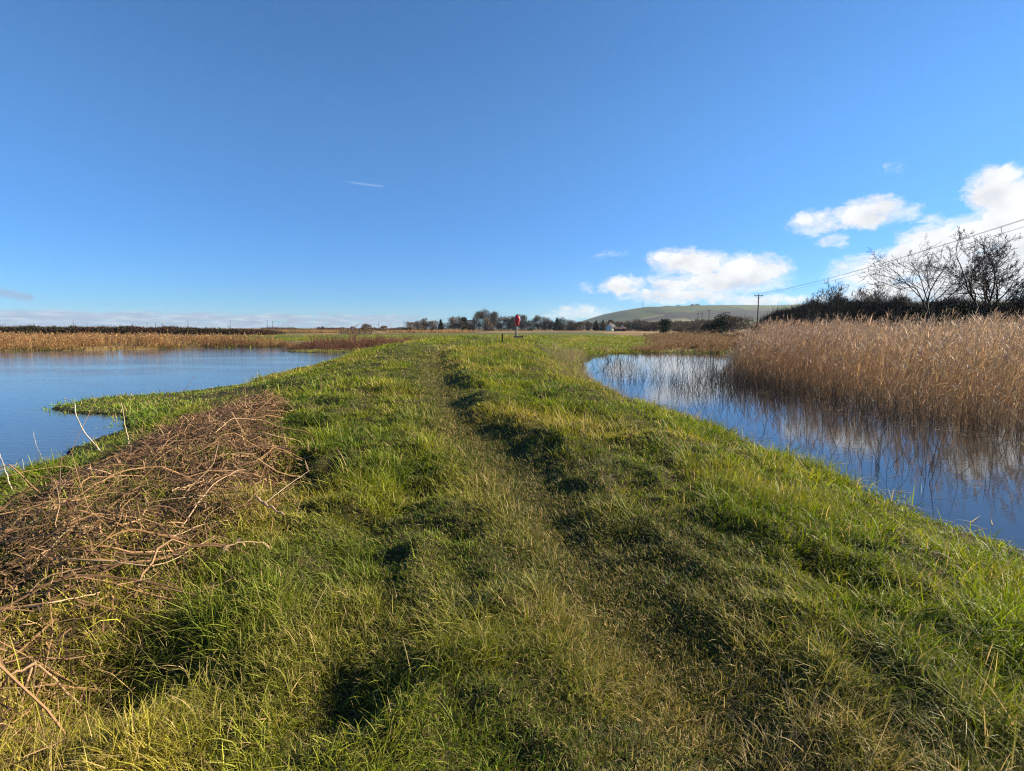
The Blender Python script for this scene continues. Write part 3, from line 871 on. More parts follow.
    mb.ribbons(lp, w[:, None] * np.array([0.7, 1, 0.8, 0])[None], sd,
               np.where(tone < 0.5, np.array([0.13, 0.07, 0.032]), np.where(tone < 0.75, np.array([0.26, 0.15, 0.07]), np.array([0.06, 0.036, 0.02]))) * RNG.lognormal(0, 0.25, m)[:, None])
    # tufts of withered leaves standing at the upper end of the heap
    for (px, py, hh, cnt) in ((236, 418, 0.34, 260), (210, 425, 0.3, 220), (258, 412, 0.28, 200), (176, 452, 0.32, 200), (196, 440, 0.3, 160), (80, 500, 0.26, 140), (128, 470, 0.26, 120), (270, 470, 0.2, 120)):
        c = at_z(px, py, -0.15)
        x, y = c[0] + RNG.normal(0, 0.22, cnt), c[1] + RNG.normal(0, 0.22, cnt)
        az = RNG.uniform(0, 6.28, cnt)
        lp = blade_points(np.stack([x, y, land(x, y)['z']], 1), az, RNG.uniform(0.5, 1.3, cnt) * hh, RNG.uniform(0.1, 0.6, cnt), RNG.normal(1.6, 0.7, cnt), np.array([0, 0.35, 0.7, 1.0]))
        sd = np.stack([-np.sin(az), np.cos(az), RNG.normal(0, 0.6, cnt)], 1); sd /= np.linalg.norm(sd, axis=1, keepdims=True)
        w = RNG.uniform(0.004, 0.012, cnt)
        mb.ribbons(lp, w[:, None] * np.array([0.4, 1, 0.9, 0])[None], sd, np.array([0.26, 0.15, 0.085]) * RNG.lognormal(0, 0.35, cnt)[:, None])
    tag(mb.build('dead_stems', M['stem']), 'tangled heap of brown dead stems and withered leaves on the left slope', 'dead plants', kind='stuff')

    pale, tan, brown = (0.42, 0.3, 0.17), (0.28, 0.175, 0.095), (0.18, 0.105, 0.06)
    px_stem([(18, 712, 0.02), (34, 660, 0.26), (58, 684, 0.16), (80, 704, 0.1), (74, 722, 0.0)], 0.006, 0.004, (0.33, 0.22, 0.115), 'thick hollow straw stalk folded over in a sharp peak, bottom left corner', sharp=True)
    px_stem([(34, 662, 0.26), (34, 684, 0.12), (33, 712, 0.0)], 0.006, 0.005, (0.27, 0.18, 0.1), 'short upright hollow stalk under the folded straw stalk, bottom left')
    px_stem([(33, 664, 0.25), (8, 676, 0.18), (2, 692, 0.05)], 0.006, 0.004, tan, 'thin stalk drooping left from the peak of the folded straw stalk')
    px_stem([(0, 692, 0.05), (36, 694, 0.08), (70, 688, 0.09), (124, 676, 0.05)], 0.005, 0.003, (0.34, 0.23, 0.13), 'pale split stalk lying level behind the folded straw stalk')
    px_stem([(26, 708, 0.04), (62, 714, 0.04)], 0.007, 0.006, (0.33, 0.23, 0.12), 'short cut piece of pale stalk in front of the folded stalk, bottom left')
    px_stem([(40, 618, 0.05), (62, 652, 0.08), (84, 668, 0.07), (118, 678, 0.03)], 0.005, 0.003, tan, 'knobbly brown stem curving down left of the dark hollow')
    px_stem([(50, 612, 0.12), (60, 628, 0.14), (92, 643, 0.14), (130, 655, 0.12), (172, 664, 0.05)], 0.005, 0.0032, (0.42, 0.3, 0.2), 'long knobbly stem bowed over the dark hollow below the heap')
    px_stem([(0, 611, 0.08), (48, 604, 0.12), (100, 592, 0.14)], 0.0042, 0.003, pale, 'straight pale stem entering the heap from the left edge')
    px_stem([(52, 558, 0.1), (100, 560, 0.16), (160, 568, 0.16), (215, 536, 0.12)], 0.0042, 0.002, pale, 'long thin stem sagging level across the middle of the heap')
    px_stem([(85, 468, 0.3), (112, 474, 0.26), (124, 488, 0.06)], 0.0075, 0.004, (0.45, 0.29, 0.18), 'bent pale stem arched over the upper left of the heap')
    px_stem([(218, 444, 0.28), (214, 465, 0.24), (192, 484, 0.2), (182, 500, 0.12), (168, 540, 0.03)], 0.0055, 0.003, tan, 'tall S-shaped stem leaning up from the centre of the heap')
    px_stem([(176, 538, 0.03), (200, 500, 0.18), (215, 482, 0.2), (240, 470, 0.18)], 0.006, 0.003, (0.44, 0.28, 0.17), 'reddish stem slanting up to the right through the heap')
    px_stem([(256, 498, 0.1), (284, 515, 0.07)], 0.011, 0.008, (0.46, 0.3, 0.19), 'thick short stub of pale stalk at the right edge of the heap')
    px_stem([(266, 502, 0.06), (290, 484, 0.16), (310, 470, 0.22)], 0.0035, 0.002, (0.42, 0.32, 0.22), 'thin straight twig pointing up right beyond the heap')
    px_stem([(212, 565, 0.05), (224, 547, 0.16), (240, 542, 0.17), (263, 542, 0.12)], 0.005, 0.003, (0.38, 0.25, 0.15), 'hooked brown stem with withered leaf scraps right of the heap', leafy=14)
    px_stem([(100, 500, 0.0), (118, 470, 0.2), (92, 466, 0.3)], 0.005, 0.003, brown, 'drooping brown stem with leaf scraps on the heap, upper left', leafy=18)
    px_stem([(214, 434, 0.1), (232, 418, 0.24), (262, 420, 0.2)], 0.006, 0.003, (0.42, 0.3, 0.17), 'pale bent stem over the withered leaves at the top of the heap')
    # stalks that stand against the water
    px_stem([(101, 452, 0.0), (84, 432, 0.4), (74, 412, 0.8), (77, 401, 0.95), (62, 399, 0.95)], 0.011, 0.005, (0.55, 0.47, 0.36), 'tall pale stalk with a broken head hanging over the left pond', leafy=10)
    px_stem([(132, 456, 0.0), (126, 430, 0.4), (121, 403, 0.85)], 0.010, 0.005, (0.5, 0.4, 0.22), 'straight slender stalk standing against the left pond')
    px_stem([(46, 466, 0.0), (36, 446, 0.3), (33, 431, 0.55)], 0.006, 0.003, (0.42, 0.4, 0.36), 'thin forked grey stalk at the pond edge, between two tall stalks')
    px_stem([(12, 490, 0.0), (5, 470, 0.3), (0, 454, 0.55)], 0.008, 0.004, (0.6, 0.53, 0.42), 'bleached stalk leaning out of the left edge of the photo')
    px_stem([(17, 480, 0.0), (15, 464, 0.2), (22, 458, 0.3), (24, 470, 0.18)], 0.005, 0.003, (0.5, 0.46, 0.4), 'small crooked bleached stalk by the water near the left edge')
    px_stem([(320, 395, 0.0), (322, 375, 0.4)], 0.009, 0.005, brown, 'short dark stalk at the shoreline below the far left reeds')
    # many lesser stems lying about, all alike
    for i in range(26):
        for _ in range(50):
            px, py = RNG.uniform(5, 270), RNG.uniform(450, 650)
            p = at_z(px, py, -0.15)
            if inside(np.array([p[0]]), np.array([p[1]]), PILE)[0]: break
        a = R(60) + RNG.normal(0, 0.8)
        ln = RNG.uniform(0.35, 0.9)
        pts = []
        bow = RNG.uniform(-0.12, 0.12)
        for s in np.linspace(-0.5, 0.5, 5):
            qx, qy = p[0] + math.cos(a) * ln * s - math.sin(a) * bow * (1 - 4 * s * s), p[1] + math.sin(a) * ln * s + math.cos(a) * bow * (1 - 4 * s * s)
            pts.append((qx, qy, gz(qx, qy) + 0.06 + 0.12 * RNG.uniform() * (1 - 2 * abs(s))))
        stem_obj(pts, RNG.uniform(0.0035, 0.0065), 0.0025, np.array(random.choice([pale, tan, brown])) * RNG.uniform(0.8, 1.1), 'thin dry stem lying among the others across the heap', 'thin dry stems lying on the heap', leafy=random.choice([0, 0, 6]))


# ------------------------------------------------------------------ trees, hedges
def grow_tree(rng, height, stems, levels, spread, upw=0.5, droop=0.0, r0=0.2, kids=(6, 6, 5, 4), twig_min=0.012, lens=(0.55, 0.5, 0.5, 0.5), first=0.15):
    """skeleton of a bare tree: list per level of (P (5,3), radii (5,))"""
    out = [[] for _ in range(levels)]

    def branch(p, d, ln, r, lev):
        pts = [p]
        q = np.array(p, float)
        d = np.array(d, float)
        for k in range(4):
            d = d + rng.normal(0, 0.16 if lev == 0 else 0.24, 3)
            d[2] += (upw if lev else 0.15) * 0.16 - droop * lev * 0.06
            d /= np.linalg.norm(d)
            q = q + d * ln / 4
            pts.append(q.copy())
        tip = max(r * (0.45 if lev < levels - 1 else 0.35), twig_min * 0.6)
        rad = np.linspace(r, tip, 5)
        out[lev].append((np.array(pts), rad))
        if lev + 1 >= levels: return
        n = kids[lev]
        for i in range(n):
            s = rng.uniform(first if lev == 0 else 0.2, 1.0) if i else 1.0
            f = s * 4
            j = min(int(f), 3)
            pp = pts[j] * (1 - (f - j)) + pts[j + 1] * (f - j)
            td = pts[j + 1] - pts[j]; td = td / np.linalg.norm(td)
            rv = rng.normal(0, 1, 3); rv -= rv.dot(td) * td; rv /= np.linalg.norm(rv)
            ang = rng.uniform(0.35, 1.0) * spread if i else rng.uniform(0.0, 0.4)
            nd = td * math.cos(ang) + rv * math.sin(ang)
            nl = ln * lens[lev] * rng.uniform(0.7, 1.25) * (1.15 - 0.45 * s)
            rr = max(np.interp(f, np.arange(5), rad) * rng.uniform(0.45, 0.7), twig_min)
            branch(pp, nd, nl, rr, lev + 1)

    for (dx, dy, lf) in stems:
        d = np.array([dx, dy, 1.0]); d /= np.linalg.norm(d)
        branch(np.zeros(3), d, height * lf, r0 * (0.6 + 0.4 * lf), 0)
    return out


def bare_tree(name, seed, height, stems, label, cat, loc, r0=0.2, levels=5, spread=0.95, upw=0.5, droop=0.0, twig=0.012, col=(0.05, 0.042, 0.034), kids=(7, 6, 5, 4), group=None, first=0.15, lens=(0.55, 0.5, 0.5, 0.5)):
    rng = np.random.default_rng(seed)
    sk = grow_tree(rng, height, stems, levels, spread, upw, droop, r0, kids, twig, lens=lens, first=first)
    o = empty(name, loc)
    tag(o, label, cat, group)
    t = MB()
    P = np.array([b[0] for b in sk[0]]); Rd = np.array([b[1] for b in sk[0]])
    Rd[:, 0] *= 1.35
    P[:, 0, 2] -= 0.25
    t.tubes(P, Rd, 8)
    if len(sk) > 2 and sk[1]:
        t.tubes(np.array([b[0] for b in sk[1]]), np.array([b[1] for b in sk[1]]), 6)
    t.build('trunk', M['bark'], o, smooth=True)
    c = MB()
    for lev in range(2, levels):
        P = np.array([b[0] for b in sk[lev]]); Rd = np.array([b[1] for b in sk[lev]])
        c.tubes(P, Rd, 3 if lev > 2 else 4, np.asarray(col)[None] * rng.uniform(0.7, 1.3, len(P))[:, None])
    c.build('crown', M['twig'], o)
    return o


def twig_cloud(mb, rng, centres, sizes, n, tl, tw, cols, up=0.6):
    """fine twigs (thin ribbons) filling lumps of a crown; sizes (k,3)"""
    centres, sizes = np.asarray(centres, float), np.asarray(sizes, float)
    vol = sizes.prod(1) ** 0.75
    k = rng.choice(len(centres), n, p=vol / vol.sum())
    d = rng.normal(0, 1, (n, 3)); d /= np.linalg.norm(d, axis=1, keepdims=True)
    rr = rng.uniform(0, 1, n) ** 0.45
    p = centres[k] + d * rr[:, None] * sizes[k]
    dirv = d * 0.8 + rng.normal(0, 0.6, (n, 3)); dirv[:, 2] += up
    dirv /= np.linalg.norm(dirv, axis=1, keepdims=True)
    ln = tl * rng.lognormal(0, 0.35, n)
    bend = rng.normal(0, 0.25, (n, 3))
    P = np.stack([p, p + dirv * ln[:, None] * 0.5, p + (dirv + bend) * ln[:, None]], 1)
    sd = np.cross(dirv, rng.normal(0, 1, (n, 3))); sd /= np.linalg.norm(sd, axis=1, keepdims=True) + 1e-9
    W = tw * rng.uniform(0.6, 1.4, n)[:, None] * np.array([1, 0.8, 0])[None]
    cols = np.asarray(cols)
    c = cols[rng.integers(0, len(cols), n)] * rng.lognormal(0, 0.25, n)[:, None]
    P[..., 2] = np.maximum(P[..., 2], 0.0)
    mb.ribbons(P, W, sd, c)


def dense_tree(name, seed, h, w, kind, label, loc, group=None, px=0.03):
    """a tree far off: trunk, limbs and a crown of fine twigs or dark leaves in uneven lumps"""
    rng = np.random.default_rng(seed)
    o = empty(name, loc, rng.uniform(0, 6.28))
    tag(o, label, {'shrub': 'shrub'}.get(kind, 'tree'), group)
    t, c = MB(), MB()
    tr = max(0.12, h * 0.022)
    kfrac = {'bare': 0.1, 'ever': 0.06, 'fir': 0.04, 'shrub': 0.02}[kind]
    top = h * (0.75 if kind != 'shrub' else 0.4)
    P = np.array([[0, 0, -0.3], [rng.normal(0, 0.1), rng.normal(0, 0.1), top * 0.5], [rng.normal(0, 0.3), rng.normal(0, 0.3), top]])
    t.tubes(P[None], np.array([[tr, tr * 0.7, tr * 0.2]]), 6)
    for i in range(7):
        a = rng.uniform(0, 6.28)
        z0 = rng.uniform(kfrac + 0.05, 0.55) * h
        e = np.array([math.cos(a) * w * 0.35, math.sin(a) * w * 0.35, z0 + rng.uniform(0.15, 0.4) * h])
        s = np.array([0, 0, z0])
        t.tubes(np.array([[s, (s + e) / 2 + [0, 0, -0.2], e]]), np.array([[tr * 0.45, tr * 0.3, tr * 0.1]]), 5)
    t.build('trunk', M['bark'], o)
    cen, siz = [], []
    if kind == 'fir':
        for k in range(9):
            f = k / 8
            cen.append((rng.normal(0, 0.15), rng.normal(0, 0.15), h * (0.1 + 0.85 * f)))
            s = w * 0.5 * (1 - 0.85 * f)
            siz.append((s, s, h * 0.09))
    else:
        nl = 15 if kind != 'shrub' else 9
        for k in range(nl):
            zf = rng.uniform(kfrac, 0.92)
            prof = math.sin(math.pi * min(max((zf - kfrac * 0.4) / (1.06 - kfrac * 0.4), 0.02), 1)) ** 0.7
            a = rng.uniform(0, 6.28); rad = math.sqrt(rng.uniform(0, 1)) * w * 0.36 * prof
            cen.append((math.cos(a) * rad, math.sin(a) * rad, zf * h))
            s = w * rng.uniform(0.16, 0.3)
            siz.append((s, s, s * h / w * 0.75))
    cols = {'bare': [(0.125, 0.098, 0.075), (0.09, 0.076, 0.058), (0.17, 0.12, 0.085)], 'shrub': [(0.14, 0.096, 0.062), (0.2, 0.115, 0.07), (0.095, 0.084, 0.048)],
            'ever': [(0.02, 0.032, 0.014), (0.03, 0.043, 0.018), (0.014, 0.024, 0.012)], 'fir': [(0.016, 0.028, 0.016), (0.024, 0.036, 0.02)]}[kind]
    n = {'bare': 2600, 'shrub': 2200, 'ever': 3400, 'fir': 2000}[kind]
    twig_cloud(c, rng, cen, siz, n, h * (0.1 if kind in ('bare', 'shrub') else 0.055), px * (1.0 if kind in ('bare', 'shrub') else 3.2), cols, 0.7 if kind != 'ever' else 0.2)
    c.build('crown', M['twig'], o)
    return o


def hedge(name, seed, line, h_fn, depth, n, tl, tw, cols, label):
    """one long unkempt hedge: a dense tangle of fine twigs with an uneven top"""
    rng = np.random.default_rng(seed)
    line = np.asarray(line, float)
    seg = np.hypot(*np.diff(line, axis=0).T)
    cum = np.concatenate([[0], np.cumsum(seg)])
    s = rng.uniform(0, cum[-1], n)
    x = np.interp(s, cum, line[:, 0]); y = np.interp(s, cum, line[:, 1])
    x0, y0 = x.copy(), y.copy()
    u = rng.uniform(-1, 1, n); v = rng.uniform(0, 1, n) ** 0.75
    hh = h_fn(s / cum[-1]) * (0.72 + 0.5 * fbm(s / 2.6, s * 0, 3, seed)) 
    prof = np.sqrt(np.clip(1 - v ** 3, 0.05, 1))
    ang = rng.uniform(0, 6.28, n)
    x += np.cos(ang) * u * depth * prof; y += np.sin(ang) * u * depth * prof
    z = land(x0, y0)['z'] + v * hh
    dirv = rng.normal(0, 0.6, (n, 3)); dirv[:, 2] += 0.9
    dirv /= np.linalg.norm(dirv, axis=1, keepdims=True)
    ln = tl * rng.lognormal(0, 0.4, n)
    p = np.stack([x, y, z], 1)
    P = np.stack([p, p + dirv * ln[:, None] * 0.5, p + (dirv + rng.normal(0, 0.3, (n, 3))) * ln[:, None]], 1)
    sd = np.cross(dirv, rng.normal(0, 1, (n, 3))); sd /= np.linalg.norm(sd, axis=1, keepdims=True)
    cols = np.asarray(cols)
    patch = (fbm(s / 7, s * 0 + 3, 2, seed + 5) * len(cols) * 0.999).astype(int)
    c = cols[np.clip(patch + rng.integers(-1, 2, n), 0, len(cols) - 1)] * rng.lognormal(0, 0.25, n)[:, None]
    mb = MB()
    base = np.array([line[:, 0].mean(), line[:, 1].mean(), 0.0])
    mb.ribbons(P - base, tw * rng.uniform(0.5, 1.5, n)[:, None] * np.array([1, 0.8, 0])[None], sd, c)
    o = mb.build(name, M['twig'])
    o.location = base
    tag(o, label, 'hedge')
    return o


def gpos(px, y, dz=0.0):
    x = (px - PX0) / F * y * (math.cos(PITCH) + 0)      # close to the horizon the ray's depth is y
    x = ray(px, 330)[0] / ray(px, 330)[1] * y
    return (x, y, gz(x, y) + dz)


def build_trees():
    # the two big bare trees at the right edge
    bare_tree('bare_tree', 7, 14.5, [(0.05, 0.0, 0.34), (0.5, 0.1, 0.3)], 'largest bare tree, with wide spreading limbs, at the right edge behind the reeds', 'tree', gpos(981, 55), r0=0.34, levels=6, spread=0.95,
              upw=0.55, twig=0.014, col=(0.045, 0.036, 0.03), kids=(6, 7, 6, 5, 4), first=0.62, lens=(1.3, 0.55, 0.52, 0.5, 0.5))
    bare_tree('bare_tree', 12, 16.0, [(-0.16, 0.0, 0.36)], 'smaller leaning bare tree left of the largest one, above the dark hedge', 'tree', gpos(938, 62), r0=0.28, levels=6, spread=0.95,
              upw=0.45, droop=0.1, twig=0.014, col=(0.06, 0.05, 0.042), kids=(7, 7, 6, 4, 3), first=0.6, lens=(1.25, 0.55, 0.52, 0.5, 0.5))
    bare_tree('bare_tree', 33, 13.0, [(-0.1, 0.0, 0.32), (-0.6, 0.1, 0.28)], 'bare tree cut by the right edge of the photo, lowest limbs sweeping left', 'tree', gpos(1060, 52), r0=0.3, levels=6, spread=1.0,
              upw=0.5, twig=0.014, col=(0.05, 0.04, 0.034), kids=(6, 7, 6, 5, 4), first=0.6, lens=(1.3, 0.55, 0.52, 0.5, 0.5))
    for i, (px, y, h, seed, lab) in enumerate(((824, 112, 15.0, 41, 'rounded bare tree rising behind the left part of the dark hedge'),
                                               (846, 116, 14.3, 42, 'slight bare tree between two rounder ones behind the hedge'),
                                               (868, 110, 14.6, 43, 'bare tree with fanned twigs behind the middle of the dark hedge'),
                                               (890, 95, 11, 44, 'low bare tree close behind the hedge, left of the leaning tree'))):
        bare_tree('bare_tree', seed, h, [(0.0, 0, 0.3)], lab, 'tree', gpos(px, y), r0=0.16, levels=5, spread=0.85, upw=0.7, twig=0.022, col=(0.085, 0.068, 0.056), kids=(9, 8, 7, 5), first=0.5, lens=(1.5, 0.55, 0.5, 0.5))
    # dark hedge behind the reed bed
    hl = [gpos(px, y)[:2] for px, y in ((758, 108), (800, 98), (860, 86), (930, 72), (1000, 62), (1070, 54))]
    hedge('hedge', 3, hl, lambda f: np.interp(f, [0, 0.06, 0.25, 0.5, 0.8, 1], [2.4, 4.6, 6.9, 6.4, 5.3, 4.8]), 2.6, 60000, 0.85, 0.022,
          [(0.05, 0.037, 0.027), (0.075, 0.053, 0.036), (0.045, 0.042, 0.023), (0.08, 0.05, 0.037)], 'tall dark leafless hedge stretching behind the tan reeds')
    for px, y, h, w, seed, lab in ((908, 66, 4.6, 4.2, 51, 'dark green ivy clad bush left of the leaning bare tree trunk'), (955, 58, 4.3, 4.6, 52, 'dark evergreen bush between the two big bare trees')):
        dense_tree('evergreen_bush', seed, h, w, 'ever', lab, gpos(px, y), px=0.02)['category'] = 'bush'
    # brushy line left of the pole
    for px, y, h, w, k, seed, lab in ((664, 195, 5.2, 5.2, 'ever', 61, 'dark evergreen tree standing alone below the hill'), (700, 150, 4.2, 9, 'shrub', 62, 'low brown shrub below the group of far poles'),
                                      (718, 130, 5.0, 9, 'ever', 63, 'greenish thicket left of the wooden pole'), (738, 120, 4.6, 9, 'shrub', 64, 'brown thicket directly left of the wooden pole'),
                                      (682, 170, 3.0, 9, 'shrub', 65, 'low dark scrub right of the lone evergreen')):
        o = dense_tree('evergreen_tree' if k == 'ever' else 'shrub', seed, h, w, k, lab, gpos(px, y), px=0.035)
    # the tree line across the meadow
    TL = [(418, 420, 8, 11, 'bare', 'low round tree at the left end of the far tree line'), (424, 430, 11, 7, 'bare', 0), (432, 415, 8, 14, 'shrub', 0), (441, 410, 10, 5, 'fir', 'small dark pointed tree left of the slate roofed house'),
          (452, 415, 11, 11, 'shrub', 'reddish shrub in front of the slate roofed house'), (459, 425, 12, 9, 'bare', 0), (464, 428, 12, 7, 'ever', 'dark evergreen touching the left wall of the slate roofed house'),
          (479, 418, 16, 10, 'bare', 'tall tree directly right of the slate roofed house'), (486, 422, 17, 11, 'bare', 'tallest tree of the far tree line'), (493, 424, 15.5, 10, 'bare', 0),
          (489, 408, 10, 12, 'shrub', 0), (501, 420, 11.5, 10, 'shrub', 0), (508, 425, 13, 10, 'bare', 'grey tree left of the red lifebuoy post in the tree line'), (514, 420, 12.5, 9, 'bare', 0),
          (522, 424, 13.5, 10, 'bare', 'tree right behind the red lifebuoy post'), (530, 420, 9, 11, 'shrub', 'low shrub right of the red lifebuoy post'), (537, 425, 12.5, 9, 'bare', 0), (545, 420, 12, 9, 'bare', 0),
          (551, 424, 10, 9, 'shrub', 0), (557, 418, 11.5, 8, 'fir', 'dark conifer in the middle of the far tree line'), (562, 424, 11, 10, 'bare', 0), (570, 422, 9.5, 9, 'bare', 0), (580, 420, 7.5, 10, 'shrub', 0),
          (588, 424, 8, 7, 'bare', 0), (596, 420, 9, 6, 'fir', 'left one of two dark firs by the white cottage'), (603, 425, 9.5, 5, 'fir', 'right one of two dark firs by the white cottage'), (611, 436, 9.5, 7, 'ever', 'dark round evergreen behind the white cottage'),
          (622, 400, 7, 8, 'bare', 'low bare tree directly right of the white cottage'), (630, 380, 8, 11, 'bare', 0), (638, 360, 8.5, 11, 'bare', 0), (646, 350, 7.5, 10, 'shrub', 0), (655, 330, 7, 10, 'bare', 0), (676, 300, 6, 11, 'shrub', 0),
          (690, 300, 6, 11, 'bare', 0)]
    shared = {'bare': 'bare grey brown tree in the far tree line across the meadow', 'shrub': 'brown shrub in the far tree line across the meadow'}
    for i, (px, y, h, w, k, lab) in enumerate(TL):
        dense_tree({'bare': 'bare_tree', 'shrub': 'shrub', 'fir': 'fir_tree', 'ever': 'evergreen_tree'}[k], 200 + i, h * 0.9, w, k, lab or shared[k], gpos(px, y), None if lab else {'bare': 'bare trees of the far tree line', 'shrub': 'shrubs of the far tree line'}[k], px=0.075)
    for i, (px, y, h, w, lab) in enumerate(((354, 330, 3.4, 6, 'low scrub bush above the wooden footbridge'), (366, 330, 5.0, 6, 'round little tree above the right end of the footbridge'), (384, 340, 3.4, 7, 'small bush between the footbridge and the paired poles'),
                                            (321, 330, 3.0, 5, 'small bush left of the wooden footbridge'), (412, 330, 5.5, 8, 'reddish bush at the left foot of the far tree line'))):
        dense_tree('shrub', 300 + i, h, w, 'shrub', lab, gpos(px, y), px=0.07)
    hl = [gpos(px, y)[:2] for px, y in ((406, 432), (470, 432), (530, 434), (600, 430), (640, 372), (700, 300), (735, 220))]
    hedge('hedge', 14, hl, lambda f: 6.0 + 0 * f, 3.0, 50000, 0.9, 0.075, [(0.13, 0.09, 0.06), (0.09, 0.075, 0.05), (0.18, 0.11, 0.07), (0.075, 0.068, 0.042)], 'continuous brown scrub at the foot of the far tree line')
    hl = [gpos(px, y)[:2] for px, y in ((262, 300), (330, 330), (372, 380), (412, 430))]
    hedge('hedge', 21, hl, lambda f: 1.9 + 0.5 * np.sin(f * 23), 2.5, 24000, 0.5, 0.06, [(0.1, 0.06, 0.04), (0.08, 0.06, 0.035), (0.13, 0.07, 0.045)], 'thin low brown hedge line running behind the footbridge')
    # dark scrub on the far left
    hl = [(-190, 168), (-150, 160), (-120, 158), (-96, 159), (-74, 163)]
    hedge('hedge', 9, hl, lambda f: np.interp(f, [0, 0.2, 0.75, 0.9, 1], [2.2, 2.45, 2.1, 1.6, 0.9]), 4.0, 60000, 0.45, 0.075, [(0.035, 0.03, 0.017), (0.05, 0.04, 0.02), (0.06, 0.032, 0.02), (0.075, 0.036, 0.024)],
          'long low dark scrub hedge behind the golden reeds on the left')


# ------------------------------------------------------------------ hills
def build_hill():
    nx, ny = 260, 90
    xs = np.linspace(250, 4200, nx); ys = np.linspace(1500, 3600, ny)
    X, Y = np.meshgrid(xs, ys, indexing='ij')
    x, y = X.ravel(), Y.ravel()
    top = np.interp(x / 2450 * F + PX0, [565, 580, 600, 620, 645, 700, 800, 900, 960, 1060, 1300], [0, 14, 46, 78, 104, 113, 116, 124, 136, 140, 120])
    prof = sstep(1500, 2450, y) * (1 - 0.15 * sstep(2600, 3600, y))
    z = top * prof ** 1.15 + (fbm(x / 420, y / 420, 4, 3) - 0.5) * 26 * prof * sstep(0, 60, top) - 2.0
    # fields, and a cloud shadow painted across them
    cell = vnoise(np.floor(x / 330 + 0.3 * np.sin(y / 300)) * 7.7, np.floor(y / 210 + 0.25 * np.sin(x / 260)) * 5.3, 9)
    green = np.array([0.075, 0.095, 0.045]); pale = np.array([0.24, 0.225, 0.11]); wood = np.array([0.042, 0.042, 0.042]); plough = np.array([0.14, 0.115, 0.085])  # wood: dark tone of the hedgerows and of the painted cloud shadow
    c = np.where((cell < 0.4)[:, None], green, np.where((cell < 0.62)[:, None], pale, np.where((cell < 0.8)[:, None], plough, green * 0.75)))
    shade_band = sstep(0.3, 0.42, fbm(x / 500, y / 190, 4, 17)) * sstep(1780 + 120 * np.sin(x / 330), 1850 + 120 * np.sin(x / 330), y) * (1 - sstep(2030, 2070, y + 40 * np.sin(x / 210)))
    c = c + (wood - c) * shade_band[:, None]  # dark band is a cloud's shadow on the slope, put into the hill colour
    c = c + (green * (0.75 + 0.6 * cell)[:, None] - c) * sstep(2050, 2090, y + 40 * np.sin(x / 210))[:, None]
    hr = (np.abs((x / 330 + 0.3 * np.sin(y / 300)) % 1 - 0.5) > 0.47) | (np.abs((y / 210 + 0.25 * np.sin(x / 260)) % 1 - 0.5) > 0.46)
    c = np.where((hr & (y < 2250))[:, None], wood, c)
    i = np.arange(nx - 1)[:, None] * ny; j = np.arange(ny - 1)[None]
    q = np.stack([i + j, i + ny + j, i + ny + j + 1, i + j + 1], -1).reshape(-1, 4)
    mb = MB()
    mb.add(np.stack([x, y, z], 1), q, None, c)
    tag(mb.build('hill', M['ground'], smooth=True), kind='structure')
    # clumps of trees on the skyline
    rng = np.random.default_rng(4)
    for px, w, hh, lab in ((666, 60, 7, 'long low clump of trees on the skyline of the hill'), (693, 40, 11, 'small domed clump of trees on the hilltop'), (676, 30, 8, 'little clump of trees left of the domed hilltop clump')):
        x = (px - PX0) / F * 2450
        mb = MB()
        us = rng.uniform(-1, 1, 16)
        cen = [(u * w / 2, rng.uniform(-12, 12), hh * 0.4 * math.sqrt(max(0.1, 1 - u * u))) for u in us]
        twig_cloud(mb, rng, cen, [(w * 0.12, 8, hh * 0.45 * math.sqrt(max(0.1, 1 - u * u))) for u in us], 900, hh * 0.35, 0.55, [(0.05, 0.045, 0.035), (0.035, 0.04, 0.025)])
        o = mb.build('tree_clump', M['twig'])
        zi = np.argmin(np.hypot(X - x, Y - 2450))
        o.location = (x, 2450, float(z[zi]) - 1.0)
        tag(o, lab, 'tree clump')
    x = (641.5 - PX0) / F * 2450
    zi = np.argmin(np.hypot(X - x, Y - 2450))
    mb = MB()
    for sx in (-1.1, 1.1):
        for sy in (-1.1, 1.1):
            mb.bar((sx, sy, 0), (sx * 0.25, sy * 0.25, 26), 0.3, 0.22, 4)
    for k in range(6):
        s = 1.1 * (1 - k / 8)
        for a, b in (((-s, -s), (s, -s)), ((s, -s), (s, s)), ((s, s), (-s, s)), ((-s, s), (-s, -s))):
            mb.bar((*a, 4 + 4 * k), (*b, 4 + 4 * k), 0.12, 0.12, 4)
    o = mb.build('radio_mast', M['greypole'])
    o.location = (x, 2450, float(z[zi]) - 1)
    tag(o, 'slim radio mast on the crest of the hill', 'mast')


